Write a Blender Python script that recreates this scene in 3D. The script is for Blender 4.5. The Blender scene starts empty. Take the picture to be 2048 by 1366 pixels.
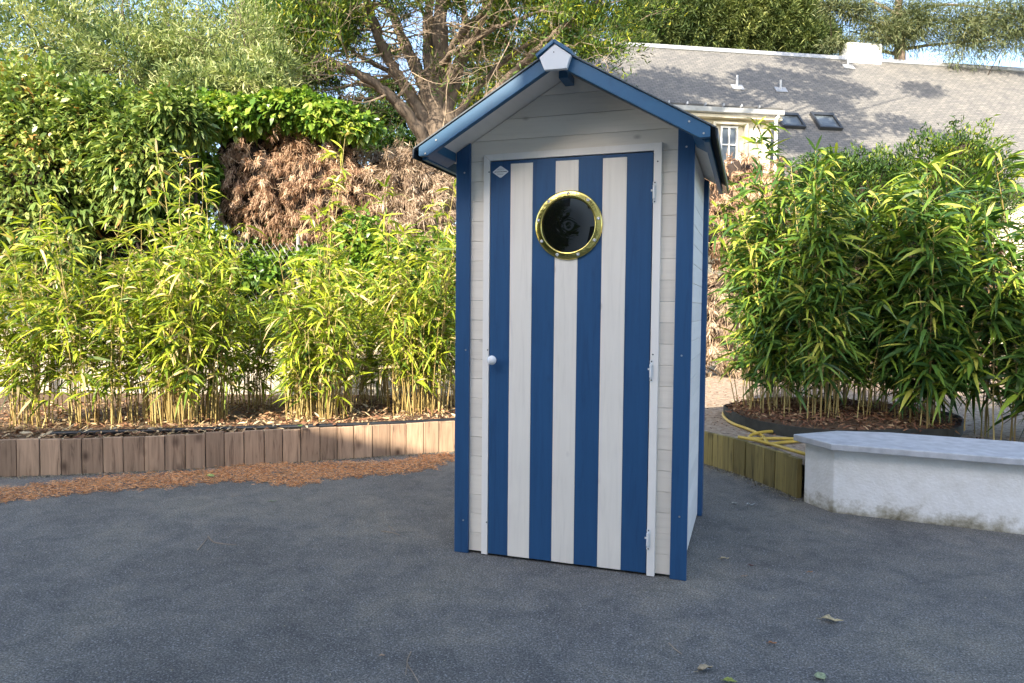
import bpy, bmesh, math, random
import numpy as np
from mathutils import Vector, Matrix
RNG = np.random.default_rng(7); random.seed(7)
S = bpy.context.scene
# ------------------------------------------------------------------ camera
CF, PITCH, ROLL, YAW = 1417.38, 0.04644, 0.009124, 0.324966
C0 = np.array([1.4289, -3.3550, 1.25929])
def cam_axes():
    cy, sy = math.cos(YAW), math.sin(YAW)
    fw = np.array([-sy*math.cos(PITCH), cy*math.cos(PITCH), -math.sin(PITCH)])
    rt = np.array([cy, sy, 0.0]); up = np.cross(rt, fw)
    c, s = math.cos(ROLL), math.sin(ROLL)
    return fw, c*rt+s*up, -s*rt+c*up
FW, RT, UP = cam_axes()
cd = bpy.data.cameras.new('camera'); co = bpy.data.objects.new('camera', cd); S.collection.objects.link(co)
cd.sensor_width = 36; cd.lens = CF/2048*36; cd.clip_end = 2000; cd.clip_start = .05
M = Matrix(((RT[0], UP[0], -FW[0], C0[0]), (RT[1], UP[1], -FW[1], C0[1]), (RT[2], UP[2], -FW[2], C0[2]), (0, 0, 0, 1)))
co.matrix_world = M; S.camera = co
# ------------------------------------------------------------------ sky and sun
SUN_AZ, SUN_EL = math.radians(10), math.radians(33)      # light travels towards +y, turned this much to +x
SD = np.array([math.sin(SUN_AZ)*math.cos(SUN_EL), math.cos(SUN_AZ)*math.cos(SUN_EL), -math.sin(SUN_EL)])
w = bpy.data.worlds.new('World'); S.world = w; w.use_nodes = True
nt = w.node_tree; bg = nt.nodes['Background']; sk = nt.nodes.new('ShaderNodeTexSky')
sk.sky_type = 'NISHITA'; sk.sun_disc = False; sk.sun_elevation = SUN_EL
sk.sun_rotation = math.atan2(-SD[0], -SD[1]); sk.air_density = 1.0; sk.dust_density = 2.1; sk.ozone_density = 1.2
nt.links.new(sk.outputs[0], bg.inputs[0]); bg.inputs[1].default_value = .15
sl = bpy.data.lights.new('sun', 'SUN'); sl.energy = 4.0; sl.angle = math.radians(.5); sl.color = (1, .88, .70)
so = bpy.data.objects.new('sun', sl); S.collection.objects.link(so)
so.rotation_euler = Vector(SD).to_track_quat('-Z', 'Y').to_euler()
S.view_settings.view_transform = 'Standard'; S.view_settings.look = 'None'
S.view_settings.exposure = 1.85; S.view_settings.gamma = 1

# ------------------------------------------------------------------ helpers
FH = np.array([-math.sin(YAW), math.cos(YAW), 0]); RH = np.array([math.cos(YAW), math.sin(YAW), 0])
def ray(x, y): return FW+RT*(x-1024)/CF-UP*(y-683)/CF
def at(x, y, d):                 # pixel -> point at horizontal distance d in front of the camera
    r = ray(x, y); return C0+r*(d/(r@FH))
def gz(x, y, z=0.0):             # pixel -> point at height z
    r = ray(x, y); return C0+r*((z-C0[2])/r[2])
def py(x, y, Y):
    r = ray(x, y); return C0+r*((Y-C0[1])/r[1])
def rd(r, d, z): return np.array([C0[0], C0[1], 0])+RH*r+FH*d+np.array([0, 0, z])

def link(o, parent=None):
    S.collection.objects.link(o)
    if parent is not None: o.parent = parent
    return o
def tag(o, label=None, cat=None, group=None, kind=None):
    if label: o['label'] = label
    if cat: o['category'] = cat
    if group: o['group'] = group
    if kind: o['kind'] = kind
    return o
def empty(name, loc, label, cat, group=None):
    o = bpy.data.objects.new(name, None); o.location = loc; o.empty_display_size = .1
    link(o); return tag(o, label, cat, group)
def raw(name, verts, faces, mat, parent=None, tones=None, smooth=False):
    me = bpy.data.meshes.new(name); me.from_pydata([tuple(map(float, v)) for v in verts], [], faces); me.materials.append(mat)
    if tones is not None:
        a = me.attributes.new('tone', 'FLOAT', 'FACE'); a.data.foreach_set('value', np.array(tones, dtype=np.float32))
    if smooth: me.polygons.foreach_set('use_smooth', [True]*len(me.polygons))
    me.update()
    o = bpy.data.objects.new(name, me)
    link(o, parent)
    if parent is not None and parent.type == 'EMPTY': o.location = -parent.location if parent.parent is None else (0, 0, 0)
    return o
class MB:
    """collects shapes into one mesh"""
    def __init__(s): s.v = []; s.f = []; s.t = []
    def add(s, vs, fs, tone=.5):
        b = len(s.v); s.v += [tuple(map(float, v)) for v in vs]; s.f += [tuple(b+i for i in f) for f in fs]; s.t += [tone]*len(fs); return s
    def box(s, x0, x1, y0, y1, z0, z1, tone=.5, bev=0.0):
        if bev > 0:
            bm = bmesh.new(); bmesh.ops.create_cube(bm, size=1)
            for v in bm.verts: v.co = Vector(((x0+x1)/2+v.co.x*(x1-x0), (y0+y1)/2+v.co.y*(y1-y0), (z0+z1)/2+v.co.z*(z1-z0)))
            bmesh.ops.bevel(bm, geom=bm.edges[:], offset=bev, segments=2, affect='EDGES', profile=.5)
            bm.verts.index_update()
            s.add([v.co[:] for v in bm.verts], [[v.index for v in f.verts] for f in bm.faces], tone); bm.free(); return s
        v = [(x, y, z) for x in (x0, x1) for y in (y0, y1) for z in (z0, z1)]
        return s.add(v, [(0, 1, 3, 2), (4, 6, 7, 5), (0, 4, 5, 1), (2, 3, 7, 6), (0, 2, 6, 4), (1, 5, 7, 3)], tone)
    def prism(s, poly, e, tone=.5, bev=0.0):   # poly 3-D points, e extrusion vector
        n = len(poly); e = np.array(e); p = [np.array(q) for q in poly]
        if bev > 0:
            bm = bmesh.new(); a = [bm.verts.new(q) for q in p]; b = [bm.verts.new(q+e) for q in p]
            bm.faces.new(a[::-1]); bm.faces.new(b)
            for i in range(n): bm.faces.new((a[i], a[(i+1) % n], b[(i+1) % n], b[i]))
            bmesh.ops.recalc_face_normals(bm, faces=bm.faces[:])
            bmesh.ops.bevel(bm, geom=bm.edges[:], offset=bev, segments=2, affect='EDGES', profile=.5)
            bm.verts.index_update()
            s.add([v.co[:] for v in bm.verts], [[v.index for v in f.verts] for f in bm.faces], tone); bm.free(); return s
        return s.add(p+[q+e for q in p], [tuple(range(n))[::-1], tuple(range(n, 2*n))]+[(i, (i+1) % n, n+(i+1) % n, n+i) for i in range(n)], tone)
    def tube(s, pts, rad, n=8, tone=.5, cap=True):
        pts = np.array(pts, float); m = len(pts); rad = np.broadcast_to(np.array(rad, float), (m,))
        t = np.gradient(pts, axis=0); t /= np.linalg.norm(t, axis=1)[:, None]+1e-9
        ref = np.array([0, 0, 1.0]) if abs(t[0][2]) < .9 else np.array([1.0, 0, 0])
        u = np.cross(t[0], ref); u /= np.linalg.norm(u); vs = []
        for i in range(m):
            u = u-t[i]*(u@t[i]); u /= np.linalg.norm(u)+1e-9; q = np.cross(t[i], u)
            for k in range(n):
                a = 2*math.pi*k/n; vs.append(pts[i]+(u*math.cos(a)+q*math.sin(a))*rad[i])
        fs = [(i*n+k, i*n+(k+1) % n, (i+1)*n+(k+1) % n, (i+1)*n+k) for i in range(m-1) for k in range(n)]
        if cap: fs += [tuple(range(n))[::-1], tuple((m-1)*n+k for k in range(n))]
        return s.add(vs, fs, tone)
    def lathe(s, c, ax, prof, n=24, tone=.5):  # prof [(radius, along)]
        ax = np.array(ax, float); ax /= np.linalg.norm(ax); ref = np.array([0, 0, 1.0]) if abs(ax[2]) < .9 else np.array([1.0, 0, 0])
        u = np.cross(ax, ref); u /= np.linalg.norm(u); q = np.cross(ax, u); vs = []
        for r, h in prof:
            for k in range(n):
                a = 2*math.pi*k/n; vs.append(np.array(c)+ax*h+(u*math.cos(a)+q*math.sin(a))*max(r, 1e-5))
        fs = [(i*n+k, i*n+(k+1) % n, (i+1)*n+(k+1) % n, (i+1)*n+k) for i in range(len(prof)-1) for k in range(n)]
        return s.add(vs, fs, tone)
    def build(s, name, mat, parent=None, smooth=False): return raw(name, s.v, s.f, mat, parent, s.t, smooth)

def unit(a): return a/(np.linalg.norm(a, axis=-1, keepdims=True)+1e-9)
def leaves(name, mat, P, D, L, W, droop, tone, parent=None, prof=((.3, .9), (.65, .8)), fold=0.0, up=None):
    """many small bent leaf blades in one mesh"""
    P = np.asarray(P, float); n = len(P); D = unit(np.asarray(D, float))
    L = np.broadcast_to(L, (n,)); W = np.broadcast_to(W, (n,)); droop = np.broadcast_to(droop, (n,)); tone = np.broadcast_to(tone, (n,))
    if up is None: up = unit(RNG.normal(size=(n, 3))*.6+np.array([0, 0, 1.0]))
    side = unit(np.cross(D, up)); nrm = unit(np.cross(side, D)); k = len(prof)
    def sp(t): return P+D*(L*t)[:, None]+np.array([0, 0, -1.0])*(droop*L*t*t)[:, None]
    cols = [sp(0.0)]
    for t, wd in prof:
        c = sp(t); h = side*(W*wd*.5)[:, None]; lift = nrm*(W*fold*wd)[:, None]
        cols += [c-h+lift, c+h+lift]
    cols.append(sp(1.0))
    V = np.stack(cols, 1).reshape(-1, 3); nv = 2+2*k
    li = [0, 2, 1]; tot = [3]
    for i in range(k-1):
        a = 1+2*i; li += [a, a+1, a+3, a+2]; tot.append(4)
    a = 1+2*(k-1); li += [a, a+1, nv-1]; tot.append(3)
    loops = (np.array(li)[None, :]+np.arange(n)[:, None]*nv).ravel(); tots = np.tile(tot, n)
    me = bpy.data.meshes.new(name); me.vertices.add(len(V)); me.vertices.foreach_set('co', V.ravel())
    me.loops.add(len(loops)); me.loops.foreach_set('vertex_index', loops.astype(np.int32))
    me.polygons.add(len(tots)); st = np.concatenate([[0], np.cumsum(tots)[:-1]])
    me.polygons.foreach_set('loop_start', st.astype(np.int32)); me.polygons.foreach_set('loop_total', tots.astype(np.int32))
    me.update(calc_edges=True)
    at_ = me.attributes.new('tone', 'FLOAT', 'FACE'); at_.data.foreach_set('value', np.repeat(tone, len(tot)).astype(np.float32))
    me.materials.append(mat); me.polygons.foreach_set('use_smooth', np.ones(len(tots), bool))
    o = bpy.data.objects.new(name, me); link(o, parent)
    if parent is not None and parent.type == 'EMPTY': o.location = -parent.location
    return o

# ------------------------------------------------------------------ materials
def nodes(name):
    m = bpy.data.materials.new(name); m.use_nodes = True; t = m.node_tree
    return m, t, t.nodes['Principled BSDF'], t.nodes, t.links
def N(t, kind, **kw):
    n = t.nodes.new(kind)
    for k, v in kw.items():
        if k.startswith('i_'):
            key = k[2:]; n.inputs[int(key) if key.isdigit() else key.replace('_', ' ')].default_value = v
        else: setattr(n, k, v)
    return n
def ramp(t, stops, interp='LINEAR'):
    r = t.nodes.new('ShaderNodeValToRGB'); r.color_ramp.interpolation = interp; e = r.color_ramp.elements
    while len(e) > 1: e.remove(e[-1])
    e[0].position = stops[0][0]; e[0].color = (*stops[0][1], 1)
    for p, c in stops[1:]: q = e.new(p); q.color = (*c, 1)
    return r
def mix(t, mode, a, b, fac):
    m = t.nodes.new('ShaderNodeMix'); m.data_type = 'RGBA'; m.blend_type = mode
    for s, v in ((m.inputs[0], fac), (m.inputs[6], a), (m.inputs[7], b)):
        if hasattr(v, 'links'): t.links.new(v, s)
        elif isinstance(v, (int, float)): s.default_value = v
        else: s.default_value = (*v, 1)
    return m.outputs[2]
def mapped(t, scale, coord='Object'):
    tc = t.nodes.new('ShaderNodeTexCoord'); mp = t.nodes.new('ShaderNodeMapping'); mp.inputs['Scale'].default_value = scale
    t.links.new(tc.outputs[coord], mp.inputs[0]); return mp.outputs[0]
def bump(t, h, bs, strength=.3, dist=.01):
    b = t.nodes.new('ShaderNodeBump'); b.inputs['Strength'].default_value = strength; b.inputs['Distance'].default_value = dist
    t.links.new(h, b.inputs['Height']); t.links.new(b.outputs[0], bs.inputs['Normal']); return b

def wood(name, col, dark, horiz=False, knots=.5, rough=.55, grain=.25, along=None, tonevar=.12, bstr=.15, ksz=1.0):
    m, t, bs, ns, lk = nodes(name)
    v = (1.7, 9, 24) if horiz else (24, 9, 1.7)
    if along: v = along
    g = N(t, 'ShaderNodeTexNoise', i_Scale=1.6, i_Detail=7.0, i_Roughness=.62, i_Distortion=.9); lk.new(mapped(t, v), g.inputs['Vector'])
    r = ramp(t, [(.3, (0, 0, 0)), (.55, (.35,)*3), (.72, (1, 1, 1))]); lk.new(g.outputs[0], r.inputs[0])
    big = N(t, 'ShaderNodeTexNoise', i_Scale=2.5, i_Detail=3.0); lk.new(mapped(t, (1.5, 1.5, 1.5)), big.inputs['Vector'])
    vs = (6, 3, 11) if horiz else (11, 3, 6)
    vo = N(t, 'ShaderNodeTexVoronoi', i_Scale=.85, i_Randomness=1.0); lk.new(mapped(t, vs), vo.inputs['Vector'])
    kr = ramp(t, [(.02*ksz, (1, 1, 1)), (.075*ksz, (.45,)*3), (.13*ksz, (0, 0, 0))]); lk.new(vo.outputs['Distance'], kr.inputs[0])
    gm = N(t, 'ShaderNodeMath', operation='MULTIPLY', i_1=grain); lk.new(r.outputs[0], gm.inputs[0])
    km = N(t, 'ShaderNodeMath', operation='MULTIPLY', i_1=knots); lk.new(kr.outputs[0], km.inputs[0])
    kk = N(t, 'ShaderNodeMath', operation='MULTIPLY'); lk.new(km.outputs[0], kk.inputs[0]); 
    kc = ramp(t, [(.45, (0, 0, 0)), (.6, (1, 1, 1))]); sepc = N(t, 'ShaderNodeSeparateColor'); lk.new(vo.outputs['Color'], sepc.inputs[0]); lk.new(sepc.outputs[0], kc.inputs[0]); lk.new(kc.outputs[0], kk.inputs[1])
    c1 = mix(t, 'MIX', col, dark, gm.outputs[0]); c2 = mix(t, 'MIX', c1, dark, kk.outputs[0])
    an = N(t, 'ShaderNodeAttribute', attribute_name='tone'); oi = N(t, 'ShaderNodeObjectInfo')
    ad = N(t, 'ShaderNodeMath', operation='ADD'); lk.new(an.outputs['Fac'], ad.inputs[0]); lk.new(oi.outputs['Random'], ad.inputs[1])
    ad2 = N(t, 'ShaderNodeMath', operation='ADD'); lk.new(ad.outputs[0], ad2.inputs[0]); lk.new(big.outputs[0], ad2.inputs[1])
    mr = N(t, 'ShaderNodeMapRange', i_1=0.5, i_2=2.5, i_3=1-tonevar, i_4=1+tonevar); lk.new(ad2.outputs[0], mr.inputs[0])
    hs = N(t, 'ShaderNodeHueSaturation'); lk.new(mr.outputs[0], hs.inputs['Value']); lk.new(c2, hs.inputs['Color'])
    lk.new(hs.outputs[0], bs.inputs['Base Color']); bs.inputs['Roughness'].default_value = rough
    bump(t, g.outputs[0], bs, bstr, .004); return m
def leafmat(name, stops, trans=.35, rough=.5, tint=(1.15, 1.25, .5)):
    m, t, bs, ns, lk = nodes(name)
    an = N(t, 'ShaderNodeAttribute', attribute_name='tone'); r = ramp(t, stops); lk.new(an.outputs['Fac'], r.inputs[0])
    lk.new(r.outputs[0], bs.inputs['Base Color']); bs.inputs['Roughness'].default_value = rough
    bs.inputs['Specular IOR Level'].default_value = .35
    tr = N(t, 'ShaderNodeBsdfTranslucent'); lk.new(mix(t, 'MULTIPLY', r.outputs[0], tint, 1.0), tr.inputs[0])
    mx = N(t, 'ShaderNodeMixShader', i_0=trans); lk.new(bs.outputs[0], mx.inputs[1]); lk.new(tr.outputs[0], mx.inputs[2])
    lk.new(mx.outputs[0], ns['Material Output'].inputs[0]); return m
def plain(name, col, rough=.5, metal=0.0, noise=0.0, scale=20, bstr=0.0, col2=None, spec=.5):
    m, t, bs, ns, lk = nodes(name); bs.inputs['Roughness'].default_value = rough; bs.inputs['Metallic'].default_value = metal
    bs.inputs['Specular IOR Level'].default_value = spec
    g = N(t, 'ShaderNodeTexNoise', i_Scale=scale, i_Detail=6.0, i_Roughness=.6); lk.new(mapped(t, (1, 1, 1)), g.inputs['Vector'])
    c2 = col2 or tuple(max(0, c*(1-noise)) for c in col); r = ramp(t, [(.35, col), (.68, c2)]); lk.new(g.outputs[0], r.inputs[0])
    lk.new(r.outputs[0], bs.inputs['Base Color'])
    if bstr: bump(t, g.outputs[0], bs, bstr, .01)
    return m

WHITE_H = wood('white_stain_horizontal', (.86, .78, .665), (.38, .32, .25), True, .8, .6, .22)
WHITE_V = wood('white_stain_vertical', (.86, .795, .70), (.42, .37, .31), False, .8, .55, .22)
WHITE_T = wood('white_trim', (.86, .81, .745), (.5, .46, .42), False, .15, .5, .12)
WHITE_S = wood('white_stain_side', (.85, .80, .74), (.46, .42, .38), False, .3, .55, .16, along=(9, 2.2, 34))
BLUE_V = wood('blue_stain_vertical', (.021, .088, .212), (.010, .042, .115), False, .35, .42, .6)
BLUE_H = wood('blue_stain_sunlit', (.028, .118, .232), (.014, .065, .15), False, .1, .48, .5, along=(6, 9, 6))  # the blue stain lightened towards cyan, sunlight put into the colour
BRASS, t, bs, ns, lk = nodes('brass')
bs.inputs['Base Color'].default_value = (.83, .66, .20, 1); bs.inputs['Metallic'].default_value = 1; bs.inputs['Roughness'].default_value = .16
g = N(t, 'ShaderNodeTexNoise', i_Scale=45.0, i_Detail=3.0); lk.new(mapped(t, (1, 1, 1)), g.inputs['Vector']); bump(t, g.outputs[0], bs, .35, .004)
STEEL = plain('steel', (.62, .62, .62), .3, 1.0, .3, 60)
GLASS, t, bs, ns, lk = nodes('dark_glass')
bs.inputs['Base Color'].default_value = (.006, .006, .005, 1); bs.inputs['Roughness'].default_value = .015; bs.inputs['IOR'].default_value = 2.0
g = N(t, 'ShaderNodeTexNoise', i_Scale=5.0, i_Detail=1.0); lk.new(mapped(t, (1, 1, 1)), g.inputs['Vector']); bump(t, g.outputs[0], bs, .12, .01)
ENAMEL = plain('white_enamel', (.78, .79, .80), .18, 0, .03, 30)
INK = plain('dark_ink', (.03, .035, .035), .5)
FELT = plain('roof_felt', (.13, .15, .165), .75, 0, .3, 90, .5)
DARKFELT = plain('roof_felt_drip', (.022, .034, .05), .35, 0, .3, 40, .1)

# asphalt
ASPH, t, bs, ns, lk = nodes('asphalt')
f = N(t, 'ShaderNodeTexNoise', i_Scale=125.0, i_Detail=5.0, i_Roughness=.8); lk.new(mapped(t, (1, 1, 1)), f.inputs['Vector'])
b2 = N(t, 'ShaderNodeTexNoise', i_Scale=1.3, i_Detail=8.0, i_Roughness=.65, i_Distortion=.4); lk.new(mapped(t, (1, 1, 1)), b2.inputs['Vector'])
v1 = N(t, 'ShaderNodeTexVoronoi', i_Scale=210.0); lk.new(mapped(t, (1, 1, 1)), v1.inputs['Vector'])
r1 = ramp(t, [(.34, (.040, .038, .035)), (.5, (.128, .121, .108)), (.66, (.36, .34, .30))]); lk.new(f.outputs[0], r1.inputs[0])
r2 = ramp(t, [(.32, (.62, .62, .64)), (.5, (.90, .90, .91)), (.7, (1.25, 1.2, 1.08))]); lk.new(b2.outputs[0], r2.inputs[0])
sc = N(t, 'ShaderNodeSeparateColor'); lk.new(v1.outputs['Color'], sc.inputs[0])
r3 = ramp(t, [(.94, (0, 0, 0)), (.96, (1, 1, 1))]); lk.new(sc.outputs[0], r3.inputs[0])
b3 = N(t, 'ShaderNodeTexNoise', i_Scale=7.0, i_Detail=9.0, i_Roughness=.75, i_Distortion=.6); lk.new(mapped(t, (1, 1, 1)), b3.inputs['Vector'])
r4 = ramp(t, [(.36, (.70, .72, .74)), (.5, (1, 1, 1)), (.64, (1.22, 1.18, 1.12))]); lk.new(b3.outputs[0], r4.inputs[0])
c = mix(t, 'MULTIPLY', mix(t, 'MULTIPLY', r1.outputs[0], r2.outputs[0], 1.0), r4.outputs[0], 1.0)
fm = N(t, 'ShaderNodeMath', operation='MULTIPLY', i_1=.55); lk.new(r3.outputs[0], fm.inputs[0])
lk.new(mix(t, 'MIX', c, (.36, .36, .35), fm.outputs[0]), bs.inputs['Base Color']); bs.inputs['Roughness'].default_value = .85
bump(t, f.outputs[0], bs, .55, .006)
SOIL = plain('soil', (.07, .042, .024), .95, 0, .5, 40, .9, (.14, .09, .05))
SAND, t, bs, ns, lk = nodes('sand')
f = N(t, 'ShaderNodeTexNoise', i_Scale=17.0, i_Detail=9.0, i_Roughness=.7, i_Distortion=.5); lk.new(mapped(t, (1, 1, 1)), f.inputs['Vector'])
r1 = ramp(t, [(.34, (.12, .085, .06)), (.47, (.33, .25, .18)), (.65, (.50, .41, .31))]); lk.new(f.outputs[0], r1.inputs[0]); lk.new(r1.outputs[0], bs.inputs['Base Color'])
bs.inputs['Roughness'].default_value = .95; bump(t, f.outputs[0], bs, 1.0, .04)
LAND = plain('land', (.08, .10, .04), .95, 0, .5, .6)
TIMBER_L = wood('weathered_timber', (.48, .33, .22), (.08, .045, .028), False, 1.0, .8, 1.0, along=(20, 20, 1.6), tonevar=.3, bstr=.5, ksz=2.3)
TIMBER_R = wood('mossy_timber', (.27, .21, .07), (.055, .045, .02), False, .9, .85, 1.0, along=(20, 20, 1.6), tonevar=.3, bstr=.5, ksz=2.3)
PLASTER = plain('white_render', (.88, .87, .85), .9, 0, .10, 55, .5)
STONE = plain('capstone_grey', (.52, .53, .55), .7, 0, .28, 14, .3)
HOSE = plain('yellow_hose', (.62, .42, .07), .45, 0, .25, 12)
RUBBER = plain('black_polythene', (.012, .014, .017), .45, 0, .3, 15)
LINER = plain('root_barrier', (.035, .036, .03), .8, 0, .5, 12, .3)
BARK = wood('cypress_bark', (.19, .145, .108), (.04, .028, .02), False, .2, .9, 1.0, along=(14, 14, 3), tonevar=.2, bstr=1.0)
TWIG = plain('bare_twig', (.40, .31, .22), .9, 0, .45, 9)
DEADWOOD = plain('hedge_wood_gap_shade', (.035, .022, .015), .95, 0, .5, 9, .6)  # near-black wood, also painted shade for the gaps in the foliage
CULM = leafmat('bamboo_culm', [(0, (.20, .13, .05)), (.5, (.42, .31, .11)), (1, (.55, .46, .2))], .08, .5, (1, 1, .8))
BAMBOO = leafmat('bamboo_leaf', [(0, (.035, .075, .018)), (.35, (.13, .21, .028)), (.7, (.37, .44, .032)), (.9, (.52, .53, .06)), (1, (.64, .50, .27))], .26, .42)
BAMBOO_D = leafmat('bamboo_leaf_dark', [(0, (.022, .06, .018)), (.5, (.085, .17, .03)), (.75, (.24, .33, .035)), (1, (.42, .42, .08))], .2, .38)
DEAD = leafmat('dead_conifer_spray', [(0, (.17, .095, .055)), (.5, (.40, .26, .165)), (1, (.66, .50, .35))], .22, .8, (1.1, .9, .7))
DEADGREY = leafmat('grey_dead_spray', [(0, (.17, .115, .08)), (.5, (.40, .30, .21)), (1, (.64, .52, .39))], .2, .8, (1, .95, .8))
IVY = leafmat('ivy_leaf', [(0, (.02, .06, .012)), (.45, (.11, .21, .03)), (.8, (.25, .37, .05)), (1, (.42, .46, .1))], .25, .3)
SHRUB = leafmat('evergreen_leaf', [(0, (.025, .06, .018)), (.5, (.17, .25, .06)), (.85, (.40, .44, .13)), (1, (.42, .22, .07))], .2, .35)
GREYLEAF = leafmat('grey_green_leaf', [(0, (.045, .085, .035)), (.5, (.24, .30, .10)), (1, (.52, .52, .26))], .3, .5, (1.05, 1.1, .7))
CYP = leafmat('cypress_leaf', [(0, (.008, .03, .008)), (.5, (.045, .10, .014)), (.85, (.20, .25, .02)), (1, (.42, .38, .03))], .22, .6)
CYPFAR = leafmat('far_cypress_leaf', [(0, (.02, .048, .02)), (.55, (.09, .125, .035)), (1, (.25, .27, .08))], .15, .6)
PINE = leafmat('pine_needles', [(0, (.04, .06, .03)), (.5, (.11, .14, .06)), (1, (.24, .24, .12))], .15, .6)
NEEDLE = leafmat('fallen_needles', [(0, (.40, .16, .055)), (.5, (.74, .34, .13)), (1, (.85, .52, .27))], .05, .8, (1, 1, 1))
LITTER = leafmat('leaf_litter', [(0, (.10, .04, .022)), (.45, (.26, .13, .07)), (.8, (.50, .36, .2)), (1, (.62, .52, .34))], .05, .8, (1, 1, 1))
ROOFTILE, t, bs, ns, lk = nodes('slate_roof')
mp = N(t, 'ShaderNodeMapping'); tc = N(t, 'ShaderNodeTexCoord'); lk.new(tc.outputs['UV'], mp.inputs[0])
bk = N(t, 'ShaderNodeTexBrick', i_Scale=1.0, i_Mortar_Size=.012, i_Bias=0.0, i_Brick_Width=.22, i_Row_Height=.11)
bk.inputs['Color1'].default_value = (.115, .115, .115, 1); bk.inputs['Color2'].default_value = (.165, .16, .155, 1); bk.inputs['Mortar'].default_value = (.075, .075, .075, 1)
lk.new(mp.outputs[0], bk.inputs[0]); f = N(t, 'ShaderNodeTexNoise', i_Scale=2.2, i_Detail=8.0, i_Roughness=.7); lk.new(mapped(t, (1, 1, 1)), f.inputs['Vector'])
r1 = ramp(t, [(.35, (.8, .8, .8)), (.65, (1.15, 1.12, 1.05))]); lk.new(f.outputs[0], r1.inputs[0])
lk.new(mix(t, 'MULTIPLY', bk.outputs[0], r1.outputs[0], 1.0), bs.inputs['Base Color']); bs.inputs['Roughness'].default_value = .8
bump(t, bk.outputs[0], bs, .8, .03)
ZINC = plain('zinc', (.42, .43, .44), .45, .3, .25, 8)
CREAM = plain('cream_render', (.66, .60, .47), .9, 0, .08, 10, .1)
WHITEP = plain('white_paint', (.76, .76, .74), .5, 0, .05, 20)
PANE = plain('window_glass', (.10, .12, .14), .06, 0, .4, 3)
LINTEL = plain('dark_frame', (.03, .034, .04), .4)

WALLW, t, bs, ns, lk = nodes('stained_white_render')
g = N(t, 'ShaderNodeTexNoise', i_Scale=9.0, i_Detail=8.0, i_Roughness=.7); lk.new(mapped(t, (1, 1, 1)), g.inputs['Vector'])
tc = N(t, 'ShaderNodeTexCoord'); sx = N(t, 'ShaderNodeSeparateXYZ'); lk.new(tc.outputs['Object'], sx.inputs[0])
a1 = N(t, 'ShaderNodeMath', operation='MULTIPLY_ADD', i_1=-.30, i_2=.185); lk.new(g.outputs[0], a1.inputs[0])
a2 = N(t, 'ShaderNodeMath', operation='ADD'); lk.new(sx.outputs[2], a2.inputs[0]); lk.new(a1.outputs[0], a2.inputs[1])
r1 = ramp(t, [(.0, (.16, .14, .09)), (.05, (.45, .42, .34)), (.12, (.86, .85, .83))]); lk.new(a2.outputs[0], r1.inputs[0])
r2 = ramp(t, [(.4, (1, 1, 1)), (.62, (.86, .85, .82)), (.75, (.7, .68, .62))]); lk.new(g.outputs[0], r2.inputs[0])
lk.new(mix(t, 'MULTIPLY', r1.outputs[0], r2.outputs[0], .7), bs.inputs['Base Color']); bs.inputs['Roughness'].default_value = .9
g2 = N(t, 'ShaderNodeTexNoise', i_Scale=60.0, i_Detail=5.0); lk.new(mapped(t, (1, 1, 1)), g2.inputs['Vector']); bump(t, g2.outputs[0], bs, .4, .01)
# ------------------------------------------------------------------ ground
def sheet(name, pts, z, mat):
    bm = bmesh.new(); vs = [bm.verts.new((p[0], p[1], z)) for p in pts]; f = bm.faces.new(vs)
    if f.normal.z < 0: f.normal_flip()
    bmesh.ops.triangulate(bm, faces=[f]); me = bpy.data.meshes.new(name); bm.normal_update()
    for ff in bm.faces:
        if ff.normal.z < 0: ff.normal_flip()
    bm.to_mesh(me); bm.free(); me.materials.append(mat)
    o = bpy.data.objects.new(name, me); link(o); return tag(o, kind='structure')
sheet('ground', [(-900, -900), (900, -900), (900, 900), (-900, 900)], -.012, LAND)
sheet('driveway', [(-16, -30), (16, -30), (16, 12), (-16, 12)], 0, ASPH)
EDGE = [(-7.4, -1.35), (-5.6, -.62), (-4.3, -.02), (-3.4, .47), (-2.739, .898), (-2.313, 1.265), (-1.884, 1.588), (-1.448, 1.968), (-1.009, 2.341), (-.45, 2.78), (.15, 2.98), (.70, 2.90), (1.098, 2.613), (1.424, 2.24), (1.79, 1.678)]
def smooth_line(P, n):
    P = np.array(P, float); d = np.concatenate([[0], np.cumsum(np.linalg.norm(np.diff(P, axis=0), axis=1))])
    s = np.arange(0, d[-1], n); q = np.stack([np.interp(s, d, P[:, k]) for k in (0, 1)], 1)
    return q, d[-1]
# beds (raised), split behind the cabin
def off(P, k):
    P = np.array(P, float); t = unit(np.gradient(P, axis=0)); return P+np.stack([-t[:, 1], t[:, 0]], 1)*k
OE = off(EDGE, .02)
lb = [tuple(p) for p in OE[:11]]
sheet('planting_bed', lb+[(.15, 6.2), (.15, 14), (-14, 10), (-14, -1.5)], .235, SOIL)
rb = [tuple(p) for p in OE[10:]]
sheet('sandy_ground', rb+[(2.1, 1.75), (9, 2.4), (12, 16), (.15, 16), (.15, 6.2)], .232, SAND)

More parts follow.
